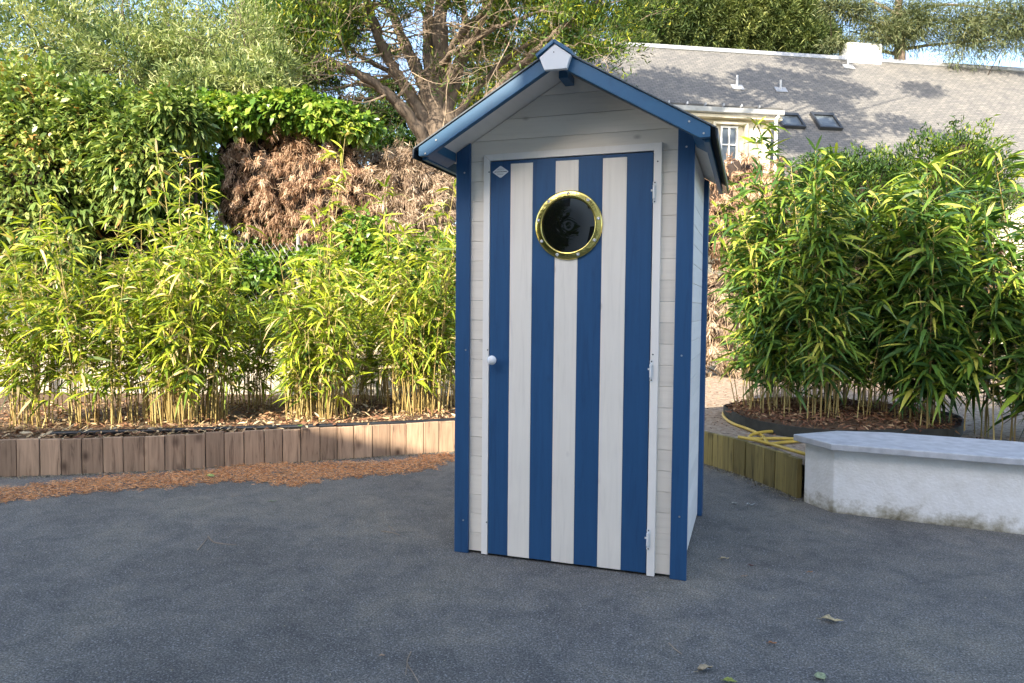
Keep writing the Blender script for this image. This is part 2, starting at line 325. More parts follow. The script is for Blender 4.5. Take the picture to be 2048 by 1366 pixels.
# timber edging: two runs of upright boards
def edging(run, label, mat, names, z1):
    P = np.array(run, float); d = np.concatenate([[0], np.cumsum(np.linalg.norm(np.diff(P, axis=0), axis=1))])
    root = empty('timber_edging', (P[len(P)//2][0], P[len(P)//2][1], 0), label, 'garden edging')
    s = 0; wbd = names
    while s+wbd*.6 < d[-1]:
        wbd = names*random.uniform(.93, 1.06); e = min(s+wbd-.0055, d[-1])
        a = np.array([np.interp(s, d, P[:, k]) for k in (0, 1)]); b = np.array([np.interp(e, d, P[:, k]) for k in (0, 1)])
        t = unit(b-a); n = np.array([-t[1], t[0]]); h = z1+random.uniform(-.008, .005); g = random.uniform(-.005, .004)
        poly = [(*(a-n*g), -.02), (*(b-n*g), -.02), (*(b+n*.035), -.02), (*(a+n*.035), -.02)]
        MB().prism(poly, (0, 0, h+.02), random.random(), .003).build('board', mat, root)
        s += wbd
    return root
edging(EDGE[:11], 'long run of grey brown upright boards edging the bed on the left', TIMBER_L, .145, .272)
edging(EDGE[10:], 'mossy olive upright boards edging the sandy bed on the right', TIMBER_R, .128, .268)

# low white wall with grey capstone at the right
PLASTER2 = plain('garden_wall_render', (.52, .48, .40), .9, 0, .3, 12, .5, (.40, .36, .29))
root = empty('low_wall', (1.94, 1.45, 0), 'low white rendered wall end with a grey capstone on the right', 'garden wall')
sh = [(1.786, 1.664), (1.941, 1.451), (5.2, 1.12), (5.2, 1.6), (2.32, 1.9), (2.0, 1.84)]
MB().prism([(x, y, -.01) for x, y in sh], (0, 0, .412), .5, .008).build('wall_shaft', WALLW, root)
cp = [(1.712, 1.665), (1.915, 1.385), (5.25, 1.06), (5.25, 1.68), (2.33, 1.985), (2.0, 1.92)]
MB().prism([(x, y, .403) for x, y in cp], (0, 0, .042), .5, .006).build('capstone', STONE, root)

# ------------------------------------------------------------------ beach cabin
W, D, XI, DL, DR, TR, RP = 1.171, 1.13, .0762, .1842, .9851, 1.0243, 1.0948
ZB, DH, SB, Z0 = .012, 1.975, .0993, .107
cab = empty('beach_cabin', (W/2, D/2, 0), 'tall narrow wooden beach cabin with blue and white striped door', 'cabin')
CX = W/2; SL = .578; ZAP = 2.384       # underside apex of roof slab at centre
def zr(x): return ZAP-SL*abs(x-CX)     # underside of roof
def clip(poly, a, b, c):               # keep a*x+b*z<=c
    out = []
    for i in range(len(poly)):
        p, q = poly[i], poly[(i+1) % len(poly)]; fp = a*p[0]+b*p[1]-c; fq = a*q[0]+b*q[1]-c
        if fp <= 0: out.append(p)
        if (fp < 0 < fq) or (fq < 0 < fp): s = fp/(fp-fq); out.append((p[0]+(q[0]-p[0])*s, p[1]+(q[1]-p[1])*s))
    return out
def rect(x0, x1, z0, z1):
    p = [(x0, z0), (x1, z0), (x1, z1), (x0, z1)]
    p = clip(p, SL, 1, ZAP+SL*CX-.004); return clip(p, -SL, 1, ZAP-SL*CX-.004) if p else p
lines = [.012]+[Z0+k*SB for k in range(0, 24)]
def siding(segs_of, y0, y1, name):
    m = MB()
    for i in range(len(lines)-1):
        z0, z1 = lines[i]+.0007, lines[i+1]-.0007
        for x0, x1 in segs_of(i):
            p = rect(x0, x1, z0, z1)
            if p and len(p) >= 3 and max(q[0] for q in p)-min(q[0] for q in p) > .02:
                m.prism([(x, y0, z) for x, z in p], (0, y1-y0, 0), random.random(), .0012)
    return m.build(name, WHITE_H, cab)
nd = 20                                 # boards below the header
siding(lambda i: [(XI-.006, DL-.012), (DR+.012, RP+.006)] if i < nd-0 else [(XI-.006, RP+.006)], -.003, .016, 'front_wall')
siding(lambda i: [(.03, W-.03)], D-.012, D+.006, 'back_wall')
m = MB(); m.prism([(.03, .018, .012), (DL-.02, .018, .012), (DL-.02, .018, 2.0), (DR+.02, .018, 2.0), (DR+.02, .018, .012), (W-.03, .018, .012), (W-.03, .018, zr(W-.03)-.01), (CX, .018, ZAP-.01), (.03, .018, zr(.03)-.01)], (0, .004, 0)); m.build('wall_lining', INK, cab)
for xs, nm in (((W-.046, W-.028), 'side_wall'), ((.028, .046), 'side_wall')):
    m = MB()
    for i in range(20):
        m.box(xs[0], xs[1], .018, D-.014, lines[i]+.0015, lines[i+1]-.0015, random.random(), .0015)
    m.box(xs[0], xs[1], .018, D-.014, lines[20]+.0015, zr(.03)-.012, .5)
    m.box(min(xs)+.006, max(xs)-.006, .02, D-.016, .014, 2.0, 0)
    m.build(nm, WHITE_S, cab)
for x0, x1 in ((0, XI), (RP, W)):
    zt = [zr(x0)-.004, zr(x1)-.004]
    MB().prism([(x0, -.022, 0), (x1, -.022, 0), (x1, -.022, zt[1]), (x0, -.022, zt[0])], (0, .019, 0), random.random(), .003).build('corner_board', BLUE_V, cab)
    o = MB().prism([(x0, D+.008, 0), (x1, D+.008, 0), (x1, D+.008, zt[1]), (x0, D+.008, zt[0])], (0, .019, 0), random.random(), .003).build('corner_board', BLUE_V, cab)
for x in (.0, W-.028):
    MB().box(x, x+.0275, D-.055, D+.0065, .002, zr(0)-.012, .5, .002).build('side_corner_board', BLUE_V, cab)
# door frame trim, mitred
tz = ZB+DH
MB().prism([(DL-.037, -.0165, 0.004), (DL-.003, -.0165, .004), (DL-.003, -.0165, tz+.004), (DL-.037, -.0165, tz+.037)], (0, .0125, 0), .5, .0015).build('door_trim', WHITE_T, cab)
MB().prism([(DR+.003, -.028, 0.004), (TR, -.028, .004), (TR, -.028, tz+.042), (DR+.003, -.028, tz+.006)], (0, .0245, 0), .5, .0015).build('door_trim', WHITE_T, cab)
MB().prism([(DL-.003, -.0140, tz+.0045), (DR+.003, -.0140, tz+.0065), (TR-.0015, -.0140, tz+.0425), (DL-.0355, -.0140, tz+.0375)], (0, .0105, 0), .5, .0015).build('door_trim', WHITE_T, cab)
# door
door = MB().box(DL+.001, DR-.001, -.015, .012, ZB, tz, .3, .002).build('door', BLUE_V, cab)
px_ = [DL+.001, .290, .405, .519, .6335, .749, .8645, DR-.001]
for i in range(7):
    blue = i % 2 == 0; z1 = tz-(.0005 if blue else .016)
    m = MB().box(px_[i]+.0008, px_[i+1]-.0008, -.0195-(0 if blue else .001), -.0155, ZB+.001, z1, random.random(), .0012)
    o = m.build('door_plank', BLUE_V if blue else WHITE_V, door); o.location = (0, 0, 0)
    tag(o, 'dark blue stained plank of the door' if blue else 'white stained plank of the door')
# sign plate
sc_ = (.238, -.0215, 1.934); hw, hh = .044, .031
def dia(a, b, y, th, mat, name, par, bev=.0008):
    c = sc_; r = .1
    pts = []
    V = [(-a, 0), (0, -b), (a, 0), (0, b)]
    for i in range(4):
        p = np.array(V[i]); q0 = np.array(V[i-1]); q1 = np.array(V[(i+1) % 4])
        pts += [p+(q0-p)*r, p+(q0-p)*r*.35+(q1-p)*r*.35, p+(q1-p)*r]
    return MB().prism([(c[0]+p[0], y, c[2]+p[1]) for p in pts], (0, th, 0), .5, bev).build(name, mat, par)
sg = empty('x', (0, 0, 0), '', '')
bpy.data.objects.remove(sg)
plate = dia(hw, hh, -.0225, .003, ENAMEL, 'name_plate', cab)
m = MB()
def dashes(z, x0, x1, h, seed):
    r = random.Random(seed); x = x0
    while x < x1:
        wd = r.uniform(.0012, .0030)*(h/.002)**.5; m.box(sc_[0]+x, sc_[0]+min(x+wd, x1), -.0229, -.02255, sc_[2]+z-h/2, sc_[2]+z+h/2); x += wd+.0009
dashes(.0135, -.016, .017, .0016, 1); dashes(.0085, -.02, .02, .0010, 5); dashes(.0, -.031, .033, .0034, 2); dashes(-.008, -.022, .022, .0010, 6); dashes(-.0135, -.017, .015, .0016, 3)
m.build('plate_lettering', INK, plate)
# porthole
pc = (.587, -.0205, 1.662)
ring = MB().lathe(pc, (0, -1, 0), [(.131, -.004), (.131, .012), (.134, .015), (.140, .0145), (.150, .012), (.158, .011), (.163, .009), (.166, .005), (.166, -.004)], 72).build('porthole', BRASS, cab, True)
tag(ring, 'round brass porthole ring let into the door')
MB().lathe(pc, (0, -1, 0), [(0.0, .004), (.06, .0043), (.128, .004), (.1315, .003)], 64).build('porthole_glass', GLASS, ring, True)
for k in range(9):
    a = math.radians(90+40*k); c = (pc[0]+.150*math.cos(a), pc[1]-.012, pc[2]+.150*math.sin(a))
    MB().lathe(c, (0, -1, 0), [(.0085, -.002), (.0085, .001), (.006, .003), (.0035, .0032), (.0022, .0015), (0, .0015)], 14).build('screw', STEEL, ring, True)
# knob
MB().lathe((.2125, -.0205, 1.002), (0, -1, 0), [(.010, 0), (.009, .008), (.0075, .014), (.012, .019), (.0195, .026), (.0235, .034), (.0235, .040), (.019, .048), (.011, .0525), (0, .054)], 32).build('door_knob', ENAMEL, cab, True)
# hinges
for hz, hx in ((1.80, 1.0), (.975, .995), (.178, .997)):
    m = MB(); x = DR+.007; y = -.0345
    m.tube([(x, y, hz-.030), (x, y, hz+.030)], .0062, 14); m.tube([(x, y, hz+.0305), (x, y, hz+.034)], [.0062, .003], 14)
    m.lathe((x+.003, -.0282, hz+.044), (0, -1, 0), [(.009, 0), (.009, .002), (0, .002)], 14); m.lathe((x+.003, -.0282, hz-.043), (0, -1, 0), [(.009, 0), (.009, .002), (0, .002)], 14)
    m.box(x-.005, x+.012, -.031, -.0285, hz-.044, hz+.044); m.box(x-.014, x-.002, -.0345, -.0325, hz+.004, hz+.013)
    h = m.build('hinge', WHITEP, cab)
    for dz in (.044, -.043):
        MB().lathe((x+.003, -.0303, hz+dz), (0, -1, 0), [(.0035, 0), (.0035, .0008), (0, .0008)], 10).build('screw', INK, h)
for x, z in ((1.006, 1.94), (1.0, 1.052), (.176, 1.937), (.175, 1.05), (.176, .171)):
    yy = -.0285 if x > .5 else -.017
    MB().lathe((x, yy, z), (0, -1, 0), [(.0035, 0), (.0035, .0006), (0, .0006)], 10).build('screw_hole', INK, cab)
for x, z, y in ((1.133, 2.0, -.0222), (.046, 1.939, -.0222), (.058, 1.047, -.0222), (1.13, 1.05, -.0222), (.05, .17, -.0222), (1.135, .3, -.0222), (1.165, 2.045, -.2862), (1.225, 1.992, -.2862), (-.045, 1.985, -.2862), (.01, 2.045, -.2862)):
    MB().lathe((x, y, z), (0, -1, 0), [(.0045, 0), (.0045, .001), (.002, .0012), (0, .0005)], 12).build('nail_head', STEEL, cab)
# roof: two slopes, barge boards, eave boards, cap
YF, YB = -.27, 1.17
TL = .022                                             # roof boards
def slope(sgn, x0, x1, zoff, th, y0, y1, mat, name, par, bev=.002, tone=.5):
    def z(x): return ZAP-SL*x+zoff
    p = [(CX+sgn*x0, y0, z(x0)), (CX+sgn*x1, y0, z(x1)), (CX+sgn*x1, y0, z(x1)+th), (CX+sgn*x0, y0, z(x0)+th)]
    return MB().prism(p, (0, y1-y0, 0), tone, bev).build(name, mat, par)
roof = empty('tmp', (0, 0, 0), '', ''); bpy.data.objects.remove(roof)
for sgn in (-1, 1):
    rb_ = slope(sgn, .0 if sgn > 0 else .001, .655, 0, TL, YF+.018, YB-.01, WHITE_S, 'roof_boards', cab)
    slope(sgn, .0005, .690, TL+.001, .0075, YF-.022, YB+.01, FELT, 'roof_felt', cab, .001)
    # felt folded down over the eave
    xe = CX+sgn*.690; ze = ZAP-SL*.690+TL
    MB().prism([(xe, YF-.02, ze+.004), (xe+sgn*.006, YF-.02, ze), (xe+sgn*.007, YF-.02, ze-.04), (xe+sgn*.001, YF-.02, ze-.042), (xe-sgn*.004, YF-.02, ze-.0)], (0, YB-YF+.03, 0), .5, .0008).build('felt_drip_edge', DARKFELT, cab)
    # eave board under the edge
    MB().prism([(CX+sgn*.640, YF+.02, ZAP-SL*.640-.001), (CX+sgn*.662, YF+.02, ZAP-SL*.662-.001), (CX+sgn*.662, YF+.02, ZAP-SL*.662-.038), (CX+sgn*.640, YF+.02, ZAP-SL*.640-.050)], (0, YB-YF-.03, 0), .5, .002).build('eave_board', BLUE_H, cab)
    # small rafter inside the eave
    MB().prism([(CX+sgn*.590, YF+.02, ZAP-SL*.59-.001), (CX+sgn*.6385, YF+.02, ZAP-SL*.6385-.001), (CX+sgn*.6385, YF+.02, ZAP-SL*.6385-.045), (CX+sgn*.590, YF+.02, ZAP-SL*.59-.045)], (0, .24, 0), .5, .002).build('eave_block', BLUE_H, cab)
    # barge board with plumb and level cuts
    xo, xb = .666, .623; vt = .069
    top = lambda x: ZAP-SL*x+TL
    P = [(0.0005, top(0)-.001), (xo, top(xo)-.001), (xo, top(xo)-.045), (xb, top(xo)-.046), (0.0005, top(0)-vt)]
    MB().prism([(CX+sgn*x, YF-.015, z) for x, z in P], (0, .0325, 0), .4 if sgn < 0 else .6, .0025).build('barge_board', BLUE_H, cab)
MB().box(CX-.022, CX+.022, -.15, -.024, ZAP-.065, ZAP-.028, .5, .003).build('ridge_beam', BLUE_H, cab)
# pentagon plate and ridge cap
pt_ = [(.004, .0), (.077, -.054), (.058, -.110), (-.042, -.108), (-.066, -.052)]
ZP = 2.414
MB().prism([(CX+x, YF-.047, ZP+z) for x, z in pt_], (0, .024, 0), .5, .002).build('gable_plate', ENAMEL, cab)
MB().lathe((CX, YF-.0475, ZP-.035), (0, -1, 0), [(.003, 0), (.003, .0006), (0, .0006)], 8).build('screw_hole', INK, cab)
for sgn in (-1, 1):
    q = [(0.0004, ZP+.0045), (.078, ZP-.050), (.082, ZP-.036), (.006, ZP+.019), (.0004, ZP+.020)]
    MB().prism([(CX+sgn*x, YF-.052, z) for x, z in q], (0, YB-YF+.065, 0), .6, .0015).build('ridge_cap', BLUE_H, cab)
# ------------------------------------------------------------------ hose, pipe, liner
m = MB()
def spline(P, k=8):
    P = np.array(P, float); n = len(P); out = []
    for i in range(n-1):
        p0, p1, p2, p3 = P[max(i-1, 0)], P[i], P[i+1], P[min(i+2, n-1)]
        for j in range(k):
            t = j/k; out.append(.5*((2*p1)+(-p0+p2)*t+(2*p0-5*p1+4*p2-p3)*t*t+(-p0+3*p1-3*p2+p3)*t**3))
    out.append(P[-1]); return np.array(out)
hp = [gz(x, y, z) for x, y, z in [(1661, 833, .34), (1642, 850, .30), (1624, 866.5, .255), (1606, 879, .25), (1589, 878, .25), (1554, 877, .25), (1520, 877.5, .25), (1503, 877, .25), (1499, 873.5, .25), (1509, 867.6, .262), (1534, 863.5, .266), (1554, 864, .25), (1595, 868.6, .25), (1611, 876, .25), (1597, 882, .25), (1565, 885, .25), (1542, 888, .25), (1534, 884.5, .25), (1526, 873, .25), (1513, 865.5, .25), (1493, 857, .25), (1468, 848, .25), (1452, 838, .25), (1446, 829, .25), (1450, 822, .25), (1459, 819, .25)]]
m.tube(spline(hp), .0128, 10)
hp2 = [gz(x, y, z) for x, y, z in [(1477, 874, .258), (1495, 877.5, .256), (1513, 881, .256), (1544, 889, .256), (1575, 898, .27), (1608, 907.5, .282), (1625, 914, .27)]]
m.tube(spline(hp2), .0128, 10)
hose = m.build('garden_hose', HOSE, None, True)
tag(hose, 'yellow garden hose lying in loops on the sand behind the boards', 'garden hose')
m = MB(); c0 = gz(1661, 833, .34); 
for k in range(5): m.tube([c0+np.array([.0, 0, -.02+.018*k]), c0+np.array([.006, .004, -.006+.018*k])], .017-.001*(k % 2), 9)
m.build('hose_connector', plain('green_brass', (.06, .07, .03), .5), hose)
m = MB(); pp = [gz(x, y, .27) for x, y in [(100, 868), (230, 864), (343, 861), (440, 858), (530, 855.5), (620, 853), (700, 850), (790, 846.5), (860, 843), (915, 840), (960, 838)]]
m.tube(spline(pp), .021, 12)
tag(m.build('irrigation_pipe', RUBBER, None, True), 'black plastic pipe lying on the bed along the edging boards', 'pipe')
# root barrier ring
rc = np.array([2.18, 3.72]); m = MB(); R = 1.0; n = 72; vs = []
for i in range(n):
    a = 2*math.pi*i/n; rr = R+.03*math.sin(3*a+1)+.02*math.sin(7*a); c, s = math.cos(a), math.sin(a); hz = .335+.012*math.sin(4*a)
    for r_, z in ((rr, .2), (rr, hz), (rr-.012, hz), (rr-.012, .2)): vs.append((rc[0]+c*r_, rc[1]+s*r_, z))
fs = [(i*4+k, ((i+1) % n)*4+k, ((i+1) % n)*4+(k+1) % 4, i*4+(k+1) % 4) for i in range(n) for k in range(3)]
m.add(vs, fs); ringo = m.build('root_barrier', LINER); tag(ringo, 'dark plastic edging ring around the bamboo on the right', 'bed edging')
bm = bmesh.new(); bmesh.ops.create_circle(bm, cap_ends=False, radius=.1, segments=48)
vs = []; fs = []; rs = [0, .25, .5, .75, .99]
for j, r_ in enumerate(rs):
    for i in range(48):
        a = 2*math.pi*i/48; vs.append((rc[0]+math.cos(a)*r_*.98, rc[1]+math.sin(a)*r_*.98, .30+.10*(1-r_)**.7+random.uniform(-.012, .012)))
for j in range(4):
    for i in range(48): fs.append((j*48+i, (j+1)*48+i, (j+1)*48+(i+1) % 48, j*48+(i+1) % 48))
bm.free(); tag(raw('soil_mound', vs, fs, SOIL), kind='structure')

# ------------------------------------------------------------------ litter on the ground
def inpoly(x, y, P):
    ins = np.zeros(len(x), bool); n = len(P)
    for i in range(n):
        x1, y1 = P[i]; x2, y2 = P[(i+1) % n]
        c = ((y1 > y) != (y2 > y)) & (x < (x2-x1)*(y-y1)/(y2-y1+1e-12)+x1); ins ^= c
    return ins
up_px = [(-60, 985), (60, 972), (200, 955), (343, 947), (430, 940), (500, 931), (560, 929), (640, 927), (700, 926), (740, 925), (790, 924), (825, 918), (850, 911), (905, 909), (985, 905)]
lo_px = [(985, 914), (905, 922), (880, 929), (870, 938), (830, 944), (800, 949), (730, 952), (700, 957), (660, 960), (640, 962), (620, 971), (590, 974), (545, 972), (530, 966), (480, 964), (430, 966), (390, 970), (343, 976), (200, 984), (60, 1000), (-60, 1012)]
poly = [tuple(gz(x, y)[:2]) for x, y in up_px+lo_px]
pa = np.array(poly); lo, hi = pa.min(0)-.2, pa.max(0)+.2
X = RNG.uniform(lo[0], hi[0], 150000); Y = RNG.uniform(lo[1], hi[1], 150000)
jx, jy = X+.045*np.sin(Y*37+X*21)+.03*RNG.normal(size=len(X)), Y+.03*np.sin(X*43)+.012*RNG.normal(size=len(X))
k = inpoly(jx, jy, poly) & (RNG.random(len(X)) < .95); X, Y = X[k], Y[k]; n = len(X)
a = RNG.uniform(0, 2*math.pi, n); Dn = np.stack([np.cos(a), np.sin(a), RNG.normal(size=n)*.18], 1)
o = leaves('needle_litter', NEEDLE, np.stack([X, Y, RNG.uniform(.002, .018, n)], 1), Dn, RNG.uniform(.016, .036, n), RNG.uniform(.0018, .0036, n), 0.0, RNG.random(n), prof=((.2, 1), (.8, 1)))
tag(o, 'drift of orange brown pine needles along the left boards', 'needle litter', kind='stuff')
# leaf litter on the beds
def scatter_bed(n, seg, wid, z, name, label, sz=(.03, .09), tm=.55):
    P = np.array(seg, float); d = np.concatenate([[0], np.cumsum(np.linalg.norm(np.diff(P, axis=0), axis=1))]); s = RNG.uniform(0, d[-1], n)
    q = np.stack([np.interp(s, d, P[:, k]) for k in (0, 1)], 1); t = unit(P[-1]-P[0]); nn = np.array([-t[1], t[0]])
    q = q+nn*(.06+wid*RNG.random(n)**1.3)[:, None]; a = RNG.uniform(0, 6.28, n)
    o = leaves(name, LITTER, np.column_stack([q, z+RNG.uniform(.002, .05, n)]), np.stack([np.cos(a), np.sin(a), RNG.normal(size=n)*.35], 1), RNG.uniform(*sz, n), RNG.uniform(.008, .022, n), RNG.uniform(-.2, .4, n), np.clip(RNG.normal(tm, .28, n), 0, 1), fold=.25)
    return tag(o, label, 'leaf litter', kind='stuff')
scatter_bed(9000, EDGE[1:11], 2.2, .24, 'leaf_litter', 'dry brown and tan leaves covering the left bed')
n = 3500; a = RNG.uniform(0, 6.28, n); r_ = .96*RNG.random(n)**.5; b = RNG.uniform(0, 6.28, n)
tag(leaves('leaf_litter', LITTER, np.stack([rc[0]+r_*np.cos(a), rc[1]+r_*np.sin(a), .315+.1*(1-r_)**.7+RNG.uniform(0, .03, n)], 1), np.stack([np.cos(b), np.sin(b), RNG.normal(size=n)*.4], 1), RNG.uniform(.03, .1, n), RNG.uniform(.008, .02, n), .2, np.clip(RNG.normal(.3, .25, n), 0, 1), fold=.25), 'dark brown leaves heaped inside the plastic ring', 'leaf litter', kind='stuff')
n = 1500; X = RNG.uniform(.9, 3.5, n); Y = RNG.uniform(2.6, 8.0, n); a = RNG.uniform(0, 6.28, n)
k = (Y > 2.75-.9*(X-1.0)+.3)
tag(leaves('sand_debris', LITTER, np.stack([X, Y, np.full(n, .238)], 1)[k], np.stack([np.cos(a), np.sin(a), RNG.normal(size=n)*.2], 1)[k], RNG.uniform(.012, .05, n)[k], RNG.uniform(.004, .014, n)[k], .1, np.clip(RNG.normal(.35, .25, n), 0, 1)[k], fold=.2), 'small dead leaves scattered on the sandy ground', 'leaf litter', kind='stuff')
# mineral grit along the foot of the boards
P = np.array(EDGE); d = np.concatenate([[0], np.cumsum(np.linalg.norm(np.diff(P, axis=0), axis=1))]); n = 9000; s = RNG.uniform(0, d[-1], n)
q = np.stack([np.interp(s, d, P[:, k]) for k in (0, 1)], 1); tg = unit(np.stack([np.interp(s+.05, d, P[:, k]) for k in (0, 1)], 1)-np.stack([np.interp(s-.05, d, P[:, k]) for k in (0, 1)], 1))
q = q-np.stack([-tg[:, 1], tg[:, 0]], 1)*(np.abs(RNG.normal(size=n))*.045)[:, None]; a = RNG.uniform(0, 6.28, n)
GRIT = leafmat('grit', [(0, (.10, .085, .06)), (.6, (.22, .2, .14)), (1, (.38, .34, .24))], 0.0, .9, (1, 1, 1))
tag(leaves('grit', GRIT, np.column_stack([q, RNG.uniform(.001, .008, n)]), np.stack([np.cos(a), np.sin(a), RNG.normal(size=n)*.3], 1), RNG.uniform(.006, .018, n), RNG.uniform(.004, .011, n), 0.0, RNG.random(n)), 'fine gritty debris along the foot of the boards', 'grit', kind='stuff')

n = 2600; X = RNG.uniform(-5, 5.5, n); Y = RNG.uniform(-2.4, 2.2, n); a = RNG.uniform(0, 6.28, n)
tag(leaves('loose_chippings', GRIT, np.stack([X, Y, np.full(n, .0015)], 1), np.stack([np.cos(a), np.sin(a), RNG.normal(size=n)*.3], 1), RNG.uniform(.004, .011, n), RNG.uniform(.003, .007, n), 0.0, np.clip(RNG.normal(.8, .3, n), 0, 1)), 'loose pale chippings on the asphalt', 'grit', kind='stuff')
# single fallen leaves
def fallen(x, y, L, Wd, ang, col, label, z=0.004, curl=.35, kind='fallen_leaf'):
    L *= 1.35; Wd *= 1.3; c = gz(x, y, z); nn = 9; vs = []; a = math.radians(ang); ux = RH*math.cos(a)+FH*math.sin(a); vx = -RH*math.sin(a)+FH*math.cos(a); rr = random.Random(int(x*7+y))
    for i in range(nn):
        t = i/(nn-1); wd = Wd*.5*math.sin(math.pi*min(1, t*1.02)**.8)*(1+rr.uniform(-.18, .18))+.0006
        zc = curl*L*(.9*(t-.5)**2+.10*math.sin(t*9+x))+.003
        for sgn in (-1, -.5, 0, .5, 1):
            vs.append(c+ux*(t-.5)*L+vx*(wd*sgn+.1*Wd*math.sin(t*5))+np.array([0, 0, zc+curl*wd*abs(sgn)*1.5+rr.uniform(0, .0035)]))
    fs = [(i*5+k, (i+1)*5+k, (i+1)*5+k+1, i*5+k+1) for i in range(nn-1) for k in range(4)]
    mt = plain('leaf_'+str(int(x)), col, .7, 0, .6, 90)
    o = raw(kind, vs, fs, mt, None, None, True); so_ = o.modifiers.new('t', 'SOLIDIFY'); so_.thickness = .0008
    m = MB(); p = c-ux*L*.5+np.array([0, 0, .004]); m.tube([p+ux*.004, p-ux*L*.10+np.array([0, 0, .001]), p-ux*L*.22+vx*.004], [.0010, .0008, .0006], 5); m.build('leaf_stalk', mt, o)
    return tag(o, label, 'leaf', 'fallen leaves on the driveway')
fallen(1664, 1243, .062, .026, -20, (.66, .52, .28), 'curled pale grey green leaf lying on the asphalt, rightmost on the driveway')
fallen(1410, 1341, .050, .019, 25, (.52, .40, .24), 'dry grey brown leaf lying at the bottom edge in front of the cabin', curl=.6)
fallen(1641, 1354, .036, .03, 95, (.42, .47, .25), 'flat green leaf at the bottom right corner of the driveway', curl=.1)
fallen(1460, 1364, .032, .02, -10, (.38, .42, .08), 'small yellow green leaf cut off by the bottom edge', curl=.2)
fallen(1545, 1289, .022, .009, -8, (.45, .20, .08), 'tiny orange leaf between the larger curled leaves', curl=.5)
fallen(1449, 1119, .035, .010, 5, (.68, .52, .30), 'narrow beige leaf just right of the cabin corner', curl=.6)
fallen(1489, 1154, .020, .006, 4, (.48, .30, .18), 'tiny pale orange leaf right of the cabin corner, nearest the camera of two', curl=.4)
fallen(1502, 1133, .020, .007, -35, (.16, .07, .05), 'tiny dark red leaf right of the cabin corner', curl=.5)
fallen(1620, 1146, .020, .006, 5, (.48, .26, .13), 'tiny orange leaf below the low white wall', curl=.4)
fallen(1469, 1008, .028, .012, 5, (.55, .53, .45), 'small cream leaf behind the cabin on the right', curl=.4)
fallen(1501, 1012, .045, .013, 8, (.55, .56, .55), 'whitish curled leaf behind the cabin, right of a cream one', curl=.7)
fallen(545, 1004, .038, .009, 18, (.22, .28, .17), 'narrow grey green leaf on the asphalt below the needles', curl=.3)
fallen(421, 954, .055, .040, -15, (.42, .50, .14), 'bright yellow green leaf lying on the pine needles', z=.02, curl=.25)
fallen(560, 946, .085, .012, 20, (.13, .17, .16), 'long grey green leaf lying across the pine needles', z=.018, curl=.1)
fallen(600, 853, .05, .034, -50, (.20, .36, .07), 'green leaf lying on the black pipe', z=.30, curl=.2)
fallen(765, 1313, .014, .008, 10, (.50, .33, .2), 'tiny pale leaf on the empty asphalt in front of the door', curl=.3)
# twigs
def twig(P, label, r=.0026):
    m = MB()
    for q in P: m.tube(spline([gz(x, y, .004) for x, y in q], 4), np.linspace(r, r*.5, 4*(len(q)-1)+1), 5)
    return tag(m.build('twig', TWIG), label, 'twig', 'twigs on the driveway')
twig([[(395, 1100), (406, 1087), (418, 1073)], [(416, 1072), (424, 1082), (440, 1087), (472, 1089)], [(418, 1074), (428, 1084), (445, 1086)]], 'forked pale twig on the asphalt at the left')
twig([[(822, 1303), (814, 1325), (826, 1345), (838, 1366)], [(815, 1328), (811, 1350)]], 'pale forked twig at the bottom edge of the driveway')
twig([[(1338, 1286), (1350, 1298), (1364, 1308)]], 'short pale twig in front of the right corner of the cabin')
twig([[(762, 1062), (785, 1065), (800, 1070)], [(778, 1052), (790, 1062)]], 'thin brown twig on the asphalt left of the cabin')
twig([[(462, 993), (480, 991), (500, 989)]], 'thin short twig just below the drift of needles', .001)

